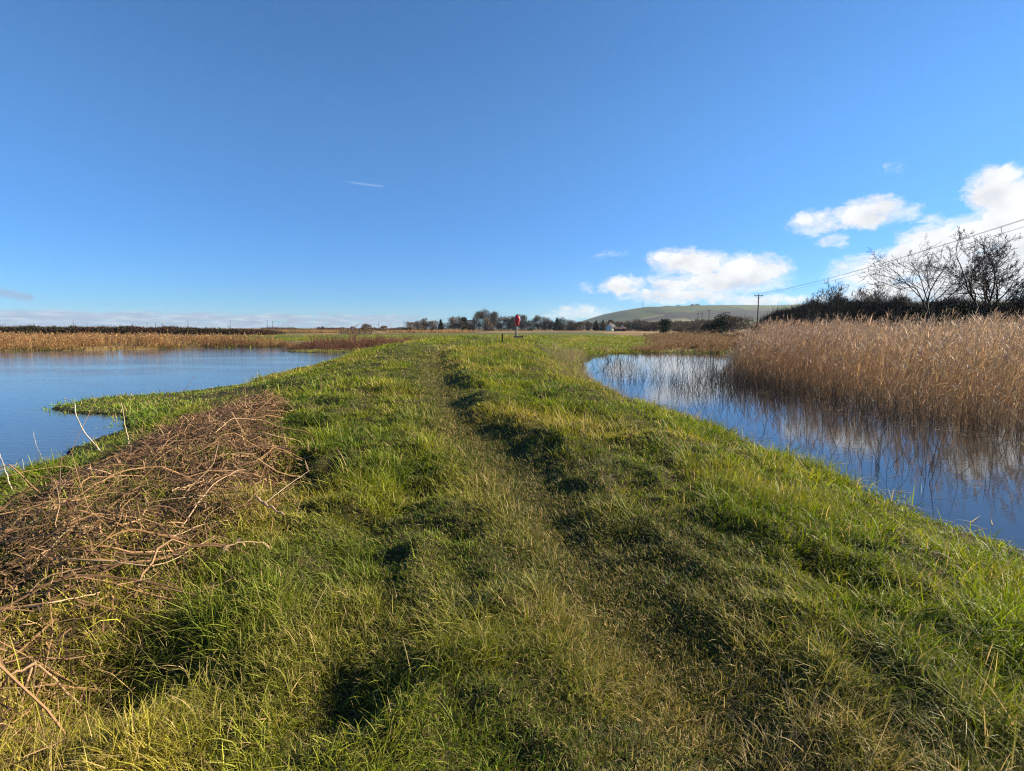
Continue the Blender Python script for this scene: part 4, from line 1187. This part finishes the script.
# ------------------------------------------------------------------ built things
def power_pole(loc, label, h=9.0, rz=0.0, group=None, r=0.14, arm=True):
    o = empty('electricity_pole', loc, rz)
    tag(o, label, 'pole', group)
    p = MB(); p.bar((0, 0, -0.5), (0, 0, h), r, r * 0.7, 10); p.build('post', M['greypole'], o, smooth=False)
    if arm:
        a = MB(); a.box(-0.85, 0.85, r * 0.72, r * 0.72 + 0.1, h - 0.32, h - 0.18)
        a.bar((-0.55, r * 0.8, h - 0.32), (0, r * 0.8, h - 0.95), 0.02, 0.02, 5); a.bar((0.55, r * 0.8, h - 0.32), (0, r * 0.8, h - 0.95), 0.02, 0.02, 5)
        a.build('crossarm', M['greypole'], o)
        for sx in (-0.75, 0.0, 0.75):
            i = MB()
            y = r * 0.72 + 0.05
            zz = [h - 0.18, h - 0.12, h - 0.1, h - 0.06, h - 0.04, h + 0.02]
            if sx == 0.0: zz = [z + 0.2 for z in zz]; y = 0
            P = np.array([[(sx, y, z) for z in zz]])
            i.tubes(P, np.array([[0.02, 0.05, 0.06, 0.035, 0.05, 0.015]]), 8, cap=True)
            i.build('insulator', M['ceramic'], o)
    return o


def wire(a, b, sag, r, label, group):
    t = np.linspace(0, 1, 40)[:, None]
    P = np.asarray(a) + (np.asarray(b) - np.asarray(a)) * t
    P[:, 2] -= sag * 4 * (t * (1 - t))[:, 0]
    mb = MB()
    mb.tubes((P - P[0])[None], np.full((1, 40), r), 5)
    o = mb.build('power_line', M['wire'])
    o.location = P[0]
    tag(o, label, 'wire', group)


def build_lines():
    A = np.array(gpos(757, 108)); B = np.array([19.8, -14, -0.5])
    hA = (at_y(757, 294.5, 108)[2] - A[2])
    hB = 10.6
    d = B - A
    rz = math.atan2(d[1], d[0]) + math.pi / 2
    power_pole(A, 'wooden electricity pole with crossarm left of the dark hedge, wires running right', hA, rz)
    power_pole(B, 'wooden electricity pole out to the right carrying the near end of the wires', hB, rz)
    c, s = math.cos(rz), math.sin(rz)
    for k, (off, dz, lab) in enumerate(((-0.75, 0.02, 'overhead wire nearest the big bare trees, crossing the right sky'), (0.0, 0.22, 'topmost of the three overhead wires crossing the right sky'), (0.75, 0.02, 'overhead wire on the pond side of the three in the right sky'))):
        a = A + [off * c, off * s, hA + dz]; b = B + [off * c, off * s, hB + dz]
        wire(a, b, 1.5, 0.011, lab, 'overhead wires in the right sky')
    for px, y, top, lab in ((697.5, 260, 313, 'far pole at the left of a group of three below the hill'), (701.5, 240, 312.5, 'far pole in the middle of a group of three below the hill'), (708.5, 210, 310, 'far pole with a crossarm, tallest of three below the hill'),
                            (725, 190, 312, 'slim far pole above the green thicket'), (728.5, 230, 312, 'very slim pole just right of another above the green thicket')):
        g = np.array(gpos(px, y))
        power_pole(g, lab, at_y(px, top, y)[2] - g[2], 0.4, None, 0.17)
    P = []
    for px, y, top, lab in ((267.5, 520, 320.5, 'left one of a close pair of far poles beyond the left pond'), (273, 520, 321, 'right one of a close pair of far poles beyond the left pond'), (404, 560, 321.5, 'left one of the paired poles near the far tree line'),
                            (407.5, 560, 321.5, 'right one of the paired poles near the far tree line'), (379, 600, 321.5, 'single thin pole left of the paired poles'), (368.5, 600, 324, 'short thin pole above the footbridge'),
                            (231, 620, 320, 'lone far pole right of the dark scrub hedge'), (188.5, 600, 321, 'thin far pole above the right part of the dark scrub'), (156, 560, 323, 'far pole above the middle of the dark scrub'), (147.5, 600, 323, 'fainter pole close left of another above the dark scrub'), (74, 560, 320.5, 'thin pole above the dark scrub far on the left')):
        g = np.array(gpos(px, y))
        h = at_y(px, top, y)[2] - g[2]
        power_pole(g, lab, h, 0.0, None, 0.22)
        P.append(g + [0, 0, h - 0.2])
    wire(P[1], P[5], 1.0, 0.05, 'faint far wire running right from the close pair of poles', 'far wires on the left horizon')
    wire(P[6], P[0], 1.0, 0.05, 'faint far wire running left from the close pair of poles', 'far wires on the left horizon')
    wire(P[5], P[2], 1.0, 0.05, 'faint far wire between the footbridge and the paired poles', 'far wires on the left horizon')


def build_lifebuoy():
    y = 45.0
    x = gpos(517, y)[0]
    z = gz(x, y)
    o = empty('lifebuoy_station', (x, y, z), R(8))
    tag(o, 'red lifebuoy housing on a slim post at the end of the bank', 'lifebuoy station')
    p = MB()
    p.bar((0.0, 0.06, -0.3), (0.0, 0.06, 1.55), 0.035, 0.035, 10)
    p.build('post', M['metal'], o)
    p = MB(); p.bar((-0.12, 0.09, -0.3), (-0.12, 0.09, 1.0), 0.03, 0.03, 8); p.build('stay', M['wood'], o)
    # housing: a rounded shell taller than wide, wide top and narrower foot, slightly domed front
    h = MB()
    outline = []
    for k in range(28):
        a = k / 28 * 2 * math.pi
        sx = 0.25 if math.sin(a) > 0 else 0.19
        outline.append((sx * math.copysign(abs(math.cos(a)) ** 0.75, math.cos(a)), 0.46 * math.copysign(abs(math.sin(a)) ** 0.85, math.sin(a))))
    outline = np.array(outline)
    rings = [(0.0, 0.98), (-0.04, 1.0), (-0.16, 1.0), (-0.22, 0.93), (-0.25, 0.7), (-0.26, 0.0)]
    V, Q = [], []
    for d, s in rings:
        for a, b in outline:
            V.append((a * s, d, 1.45 + b * s))
    n = 28
    for r in range(len(rings) - 1):
        for k in range(n):
            Q.append((r * n + k, r * n + (k + 1) % n, (r + 1) * n + (k + 1) % n, (r + 1) * n + k))
    h.add(V, Q)
    h.add([(a * 0.98, 0.0, 1.45 + b * 0.98) for a, b in outline] + [(0, 0.0, 1.45)], None, [(k, (k + 1) % n, n) for k in range(n)])
    h.build('housing', M['red'], o, smooth=True)
    t = MB(); t.box(-0.11, 0.11, -0.15, 0.02, 1.88, 2.0); t.build('top_cap', M['darkred'], o)
    r_ = MB()
    a = np.linspace(0, 2 * math.pi, 25)
    r_.tubes(np.stack([0.12 * np.cos(a), np.full(25, -0.262), 1.5 + 0.16 * np.sin(a)], 1)[None], np.full((1, 25), 0.022), 6)
    r_.build('ring_emblem', M['darkred'], o)
    s = MB(); s.box(0.06, 0.14, -0.275, -0.235, 1.2, 1.35); s.build('notice', M['white'], o)
    # concrete sluice block below it
    b = empty('concrete_block', (x + 0.1, y - 1.2, gz(x, y - 1.2)), R(5))
    tag(b, 'low grey concrete sluice block below the red lifebuoy housing', 'block')
    m = MB(); m.box(-0.4, 0.4, -0.2, 0.2, -0.3, 0.16); m.build('slab', M['stone'], b)
    m = MB(); m.box(0.3, 0.36, -0.26, -0.2, -0.3, 0.24); m.build('edge_post', M['darkwood'], b)
    # marker post
    yy = 38.0
    g = gpos(502.3, yy)
    o = empty('marker_post', g)
    tag(o, 'short black wooden marker post in the grass before the red lifebuoy', 'post')
    m = MB(); m.box(-0.05, 0.05, -0.05, 0.05, -0.3, 0.56); m.build('shaft', M['darkwood'], o)
    m = MB(); m.add([(-0.05, -0.05, 0.56), (0.05, -0.05, 0.56), (0.05, 0.05, 0.56), (-0.05, 0.05, 0.56), (0, 0, 0.6)], None, [(0, 1, 4), (1, 2, 4), (2, 3, 4), (3, 0, 4)])
    m.build('pointed_top', M['darkwood'], o)


def house(name, loc, rz, w, d, wall_h, roof_h, wallm, roofm, chim, label, nwin):
    o = empty(name, loc, rz)
    tag(o, label, 'house')
    m = MB()
    m.box(-w / 2, w / 2, -d / 2, d / 2, -0.6, wall_h)
    for sx in (-1, 1):
        m.add([(sx * w / 2, -d / 2, wall_h), (sx * w / 2, d / 2, wall_h), (sx * w / 2, 0, wall_h + roof_h - 0.12)], None, [(0, 1, 2)])
    m.build('wall', M[wallm], o)
    e, th = 0.35, 0.18
    m = MB()
    for s in (-1, 1):
        a = [(-w / 2 - e, s * (d / 2 + e), wall_h - e * roof_h / (d / 2)), (w / 2 + e, s * (d / 2 + e), wall_h - e * roof_h / (d / 2)), (w / 2 + e, 0, wall_h + roof_h), (-w / 2 - e, 0, wall_h + roof_h)]
        m.add(a + [(p[0], p[1], p[2] + th) for p in a], [(0, 1, 2, 3), (4, 7, 6, 5), (0, 4, 5, 1), (0, 3, 7, 4), (1, 5, 6, 2)])
    rf = m.build('roof', M[roofm], o)
    m = MB(); cx = w / 2 * 0.85 * chim
    m.box(cx - 0.45, cx + 0.45, -0.4, 0.4, wall_h + roof_h - 1.2, wall_h + roof_h + 1.3)
    m.build('chimney', M['white' if wallm != 'render_wall' else 'brick'], rf)
    for k in range(nwin):
        xx = -w / 2 + (k + 0.5) * w / nwin
        for zz in ((1.0, 2.2), (3.4, 4.5)) if wall_h > 4 else ((0.9, 2.0),):
            if k == nwin // 2 and zz[0] < 2: continue
            f = MB()
            x0, x1 = xx - 0.55, xx + 0.55
            f.box(x0 - 0.08, x1 + 0.08, -d / 2 - 0.06, -d / 2 - 0.004, zz[1], zz[1] + 0.08); f.box(x0 - 0.08, x1 + 0.08, -d / 2 - 0.1, -d / 2 - 0.004, zz[0] - 0.1, zz[0])
            f.box(x0 - 0.08, x0, -d / 2 - 0.06, -d / 2 - 0.004, zz[0], zz[1]); f.box(x1, x1 + 0.08, -d / 2 - 0.06, -d / 2 - 0.004, zz[0], zz[1])
            fo = f.build('window', M['white'], o)
            g = MB(); g.box(x0, x1, -d / 2 - 0.035, -d / 2 - 0.004, zz[0], zz[1]); g.build('pane', M['pane'], fo)
    m = MB(); xx = -w / 2 + (nwin // 2 + 0.5) * w / nwin
    m.box(xx - 0.45, xx + 0.45, -d / 2 - 0.05, -d / 2 - 0.004, 0, 2.05)
    m.build('door', M['darkwood'], o)
    return o


def build_houses():
    house('cottage', gpos(469.5, 440), R(12), 8.5, 7, 5.0, 3.6, 'brick', 'slate', 1.0, 'slate roofed house with a white chimney among the far trees', 3)
    house('cottage', gpos(611, 380), R(48), 6.0, 5, 2.7, 2.4, 'render_wall', 'slate', -0.7, 'small white cottage with a dark roof below the hill', 3)
    house('cottage', gpos(573, 440), R(-8), 7.0, 6, 3.6, 2.6, 'brick', 'tile', 0.8, 'brown tiled house half hidden by trees below the hill slope', 3)
    house('barn', gpos(620, 350), R(5), 7.5, 4.5, 1.6, 1.1, 'brick', 'tile', 0.5, 'low brown barn right of the white cottage', 2)
    # wooden footbridge
    y = 165.0
    g = gpos(356, y)
    o = empty('footbridge', g, R(4))
    tag(o, 'pale wooden footbridge with post and rail sides beyond the left pond', 'bridge')
    m = MB(); m.box(-5.0, 5.0, -0.6, 0.6, 0.25, 0.4); m.build('deck', M['wood'], o)
    for sy in (-0.65, 0.65):
        for zz in (0.85, 1.3):
            m = MB(); m.box(-5.0, 5.0, sy - 0.03, sy + 0.03, zz, zz + 0.14); m.build('rail', M['wood'], o)
        for k in range(6):
            xx = -4.8 + k * 1.92
            m = MB(); m.box(xx - 0.08, xx + 0.08, sy + (-0.2 if sy < 0 else 0.04), sy + (-0.04 if sy < 0 else 0.2), -0.6, 1.62); m.build('post', M['stone' if sy < 0 else 'wood'], o)
    return


# ------------------------------------------------------------------ sky, sun, camera
def pix_az_el(px, py):
    d = ray(px, py)
    return math.degrees(math.atan2(d[0], d[1])), math.degrees(math.atan2(d[2], math.hypot(d[0], d[1])))


CLOUDS = [  # px, py, half width px, half height px, weight
    (690, 262, 42, 17, 1.0), (745, 270, 48, 19, 1.0), (715, 284, 78, 13, 0.95), (668, 259, 26, 9, 0.8), (660, 281, 20, 8, 0.55), (623, 286, 26, 10, 0.95), (690, 297, 62, 8, 0.8), (640, 294, 34, 6, 0.5),
    (770, 300, 60, 8, 0.6),
    (818, 221, 30, 16, 0.72), (868, 214, 42, 17, 0.98), (905, 213, 26, 12, 0.6), (830, 240, 20, 10, 0.45),
    (990, 188, 28, 26, 1.05), (1022, 215, 52, 46, 1.3), (965, 240, 70, 28, 1.2), (905, 266, 84, 22, 1.15), (985, 275, 90, 40, 1.3), (900, 292, 80, 18, 0.9), (1070, 250, 90, 70, 1.3),
    (1150, 230, 110, 70, 1.2), (1300, 180, 160, 70, 1.1), (1500, 120, 200, 80, 1.0),
    (890, 167, 22, 7, 0.22), (935, 221, 22, 8, 0.55), (610, 254, 16, 7, 0.3), (585, 287, 14, 7, 0.33), (575, 313, 40, 9, 0.55), (545, 316, 22, 6, 0.3),
]


def build_world():
    w = bpy.data.worlds.new('World')
    SC.world = w
    w.use_nodes = True
    nt = w.node_tree
    nt.nodes.clear()
    out = nt.nodes.new('ShaderNodeOutputWorld')
    sky = N(nt, 'ShaderNodeTexSky', sky_type='NISHITA', sun_disc=False, sun_elevation=SUN_EL, sun_rotation=SUN_AZ, altitude=0, air_density=1.0, dust_density=SKY_DUST, ozone_density=SKY_OZONE)
    tc = N(nt, 'ShaderNodeTexCoord')
    sep = N(nt, 'ShaderNodeSeparateXYZ', ins={0: tc.outputs['Generated']})
    az = N(nt, 'ShaderNodeMath', operation='ARCTAN2', ins={0: sep.outputs[0], 1: sep.outputs[1]})
    el = N(nt, 'ShaderNodeMath', operation='ARCSINE', ins={0: sep.outputs[2]})
    azd = N(nt, 'ShaderNodeMath', operation='MULTIPLY', ins={0: az.outputs[0], 1: 57.29578})
    eld = N(nt, 'ShaderNodeMath', operation='MULTIPLY', ins={0: el.outputs[0], 1: 57.29578})
    v = N(nt, 'ShaderNodeCombineXYZ', ins={0: azd.outputs[0], 1: eld.outputs[0], 2: 0.0})
    V = v.outputs[0]

    def noise(vec, scale, sy, detail=8, rough=0.6, dist=0.0):
        mp = N(nt, 'ShaderNodeMapping', ins={'Vector': vec, 'Scale': (1, sy, 1)})
        return N(nt, 'ShaderNodeTexNoise', ins={'Vector': mp.outputs[0], 'Scale': scale, 'Detail': detail, 'Roughness': rough, 'Distortion': dist}).outputs['Fac']

    def M2(op, a, b=0.0, c=None, clamp=False):
        n = N(nt, 'ShaderNodeMath', operation=op, ins={0: a, 1: b})
        n.use_clamp = clamp
        if c is not None:
            if hasattr(c, 'is_linked'): nt.links.new(c, n.inputs[2])
            else: n.inputs[2].default_value = c
        return n.outputs[0]

    def mapr(x, a, b, c=0.0, d=1.0):
        n = N(nt, 'ShaderNodeMapRange', interpolation_type='SMOOTHSTEP', ins={0: x, 1: a, 2: b, 3: c, 4: d})
        return n.outputs[0]

    # wobble the coordinates so that cloud outlines are ragged
    wob = N(nt, 'ShaderNodeTexNoise', ins={'Vector': V, 'Scale': 0.22, 'Detail': 5.0, 'Roughness': 0.6})
    wv = N(nt, 'ShaderNodeVectorMath', operation='SUBTRACT', ins={0: wob.outputs['Color'], 1: (0.5, 0.5, 0.5)})
    wv = N(nt, 'ShaderNodeVectorMath', operation='MULTIPLY', ins={0: wv.outputs[0], 1: (4.5, 2.4, 0)})
    VW = N(nt, 'ShaderNodeVectorMath', operation='ADD', ins={0: V, 1: wv.outputs[0]}).outputs[0]
    body, bodyv = None, None
    for px, py, hw, hh, wt in CLOUDS:
        a, e = pix_az_el(px, py)
        a2, _ = pix_az_el(px + hw, py); a1, _ = pix_az_el(px - hw, py)
        _, e2 = pix_az_el(px, py - hh); _, e1 = pix_az_el(px, py + hh)
        d = N(nt, 'ShaderNodeVectorMath', operation='SUBTRACT', ins={0: VW, 1: (a, e, 0)})
        d = N(nt, 'ShaderNodeVectorMath', operation='MULTIPLY', ins={0: d.outputs[0], 1: (2 / max(a2 - a1, 0.2), 2 / max(e2 - e1, 0.2), 0)})
        ln = N(nt, 'ShaderNodeVectorMath', operation='LENGTH', ins={0: d.outputs[0]}).outputs['Value']
        g = M2('MULTIPLY', mapr(ln, 0.25, 1.35, 1.0, 0.0), wt)
        sp = N(nt, 'ShaderNodeSeparateXYZ', ins={0: d.outputs[0]})
        gv = M2('MULTIPLY', g, sp.outputs[1])
        body = g if body is None else M2('MAXIMUM', body, g)
        bodyv = gv if bodyv is None else M2('ADD', bodyv, gv)
    n1 = noise(V, 0.42, 1.5, 12, 0.68, 0.3)
    dens = M2('ADD', M2('MULTIPLY', body, 1.15), M2('MULTIPLY', M2('SUBTRACT', n1, 0.5), 2.7))
    dens = M2('MULTIPLY', dens, mapr(body, 0.02, 0.2))
    alpha = M2('MULTIPLY', mapr(dens, 0.2, 1.0), 0.97)
    n3 = noise(V, 0.8, 2.2, 10, 0.7, 0.6)
    veil = M2('MULTIPLY', mapr(M2('ADD', body, M2('MULTIPLY', M2('SUBTRACT', n3, 0.5), 1.6)), 0.1, 0.75), mapr(body, 0.01, 0.3))
    alpha = M2('MAXIMUM', alpha, M2('MULTIPLY', veil, 0.62))
    # cloud light: white tops, greyer thick bases
    n2 = noise(V, 0.3, 1.3, 5, 0.55)
    lit = M2('ADD', M2('MULTIPLY', bodyv, 0.4), M2('MULTIPLY', M2('SUBTRACT', n2, 0.5), 1.6))
    litf = mapr(lit, -0.75, 0.35)
    litf = M2('MAXIMUM', litf, mapr(dens, 0.9, 0.4))
    grey = (5.6, 5.9, 6.5, 1); wht = (9.6, 9.6, 9.5, 1)
    ccol = N(nt, 'ShaderNodeMix', data_type='RGBA', ins={0: litf, 6: tuple(g * CLOUD_K for g in grey[:3]) + (1,), 7: tuple(g * CLOUD_K for g in wht[:3]) + (1,)})
    mixA = N(nt, 'ShaderNodeMix', data_type='RGBA', ins={0: alpha, 6: SKY_FIX(nt, sky.outputs[0]), 7: ccol.outputs[2]})
    # the low lilac-grey bank of cloud along the left horizon
    nb = noise(V, 0.35, 2.2, 6, 0.6)
    edge = M2('ADD', eld.outputs[0], M2('MULTIPLY', M2('SUBTRACT', nb, 0.5), -1.1))
    band = M2('MULTIPLY', mapr(edge, 1.75, 1.15, 0.0, 1.0) if False else mapr(edge, 1.15, 1.6, 1.0, 0.0), mapr(azd.outputs[0], -15.0, -4.0, 1.0, 0.0))
    nstreak = noise(V, 0.5, 6.0, 6, 0.6)
    bandc = N(nt, 'ShaderNodeMix', data_type='RGBA', ins={0: mapr(nstreak, 0.4, 0.66), 6: (3.5 * BAND_K, 4.25 * BAND_K, 5.7 * BAND_K, 1), 7: (5.4 * BAND_K, 6.2 * BAND_K, 7.3 * BAND_K, 1)})
    ragged = mapr(noise(V, 0.55, 4.0, 8, 0.65), 0.34, 0.5)
    sparse = mapr(azd.outputs[0], -36.0, -24.0)
    bandm = M2('MULTIPLY', band, M2('SUBTRACT', 1.0, M2('MULTIPLY', sparse, M2('SUBTRACT', 1.0, ragged))))
    mixB = N(nt, 'ShaderNodeMix', data_type='RGBA', ins={0: M2('MULTIPLY', bandm, 0.85), 6: mixA.outputs[2], 7: bandc.outputs[2]})

    def streak(p0, p1, half, k, col, prev, soft):
        (a0, e0), (a1, e1) = pix_az_el(*p0), pix_az_el(*p1)
        L = math.hypot(a1 - a0, e1 - e0); ux, uy = (a1 - a0) / L, (e1 - e0) / L
        d = N(nt, 'ShaderNodeVectorMath', operation='SUBTRACT', ins={0: V if soft < 0.5 else VW, 1: (a0, e0, 0)}).outputs[0]
        al = N(nt, 'ShaderNodeVectorMath', operation='DOT_PRODUCT', ins={0: d, 1: (ux, uy, 0)}).outputs['Value']
        ac = N(nt, 'ShaderNodeVectorMath', operation='DOT_PRODUCT', ins={0: d, 1: (-uy, ux, 0)}).outputs['Value']
        m = M2('MULTIPLY', mapr(M2('ABSOLUTE', ac), half * 0.1, half, 1.0, 0.0), M2('MULTIPLY', mapr(al, 0.0, L * 0.3), mapr(al, L * 0.9, L * 1.05, 1.0, 0.0)))
        return N(nt, 'ShaderNodeMix', data_type='RGBA', ins={0: M2('MULTIPLY', m, k), 6: prev, 7: col}).outputs[2]

    c = streak((343, 181.3), (384, 186.6), 0.16, 0.2, (6.5 * CLOUD_K, 8.2 * CLOUD_K, 9.8 * CLOUD_K, 1), mixB.outputs[2], 0)
    c = streak((-12, 290), (34, 298.5), 0.5, 0.75, (3.2 * CLOUD_K, 4.4 * CLOUD_K, 6.4 * CLOUD_K, 1), c, 0)
    bg = N(nt, 'ShaderNodeBackground', ins={'Color': c, 'Strength': SKY_STRENGTH * 0.93})
    nt.links.new(bg.outputs[0], out.inputs[0])
    w.cycles.sampling_method = 'MANUAL'
    w.cycles.sample_map_resolution = 512


SKY_DUST, SKY_OZONE, SKY_STRENGTH, CLOUD_K, BAND_K = 0.0, 2.2, 0.05, 0.86, 0.85


def SKY_FIX(nt, col):
    # the clear winter sky of the photograph is a deeper, purer blue
    a = N(nt, 'ShaderNodeVectorMath', operation='MULTIPLY', ins={0: col, 1: (0.57, 1.0, 1.4)}).outputs[0]
    tc = N(nt, 'ShaderNodeTexCoord')
    z = N(nt, 'ShaderNodeSeparateXYZ', ins={0: tc.outputs['Generated']}).outputs[2]
    f = N(nt, 'ShaderNodeMapRange', interpolation_type='SMOOTHSTEP', ins={0: z, 1: 0.05, 2: 0.38}).outputs[0]
    g = N(nt, 'ShaderNodeMix', data_type='RGBA', ins={0: f, 6: (0.62, 0.73, 0.95, 1), 7: (1, 1, 1, 1)})
    return N(nt, 'ShaderNodeVectorMath', operation='MULTIPLY', ins={0: a, 1: g.outputs[2]}).outputs[0]


def build_haze():
    m, nt, out = newmat('thin_winter_haze')
    pv = N(nt, 'ShaderNodeVolumePrincipled', ins={'Color': (0.72, 0.84, 1.0, 1), 'Density': 0.00005, 'Anisotropy': 0.2})
    nt.links.new(pv.outputs[0], out.inputs['Volume'])
    mb = MB()
    mb.box(-5200, 5200, -5200, 5200, -4.0, 175.0)
    tag(mb.build('haze', m), 'thin bluish winter haze over the far fields and hill', 'haze', kind='stuff')


def build_light():
    s = bpy.data.lights.new('sun', 'SUN')
    s.energy = 5.0
    s.angle = R(0.53)
    s.color = (1.0, 0.87, 0.66)
    o = bpy.data.objects.new('sun', s)
    COL.objects.link(o)
    d = Vector((math.sin(SUN_AZ) * math.cos(SUN_EL), math.cos(SUN_AZ) * math.cos(SUN_EL), math.sin(SUN_EL)))
    o.rotation_euler = d.to_track_quat('Z', 'Y').to_euler()
    o.location = d * 50
    c = bpy.data.cameras.new('camera')
    c.sensor_fit = 'HORIZONTAL'
    c.sensor_width = 36.0
    c.lens = F / 1024 * 36
    c.clip_start, c.clip_end = 0.05, 20000
    co = bpy.data.objects.new('camera', c)
    COL.objects.link(co)
    co.location = (0, 0, CAMZ)
    co.rotation_euler = (math.pi / 2 - PITCH, 0, 0)
    SC.camera = co
    v = SC.view_settings
    v.view_transform = 'Standard'
    v.look = 'None'
    v.exposure = 1.42
    v.gamma = 1.0
    v.use_curve_mapping = False
    SC.cycles.use_denoising = True
    SC.cycles.denoising_prefilter = 'NONE'
    SC.cycles.denoising_input_passes = 'RGB_ALBEDO_NORMAL'
    SC.cycles.pixel_filter_type = 'BLACKMAN_HARRIS'
    SC.cycles.filter_width = 1.15
    SC.cycles.max_bounces = 8
    SC.cycles.transparent_max_bounces = 4


import time as _t
_t0 = _t.time()
build_world()
build_light()
build_ground()
build_water()
build_hill()
build_haze()
for f in (build_grass, build_reeds, build_heap, build_trees, build_lines, build_lifebuoy, build_houses):
    t1 = _t.time()
    f()
    print('%s %.1f s' % (f.__name__, _t.time() - t1))
print('verts', sum(len(o.data.vertices) for o in SC.objects if o.type == 'MESH'), 'script %.1f s' % (_t.time() - _t0))
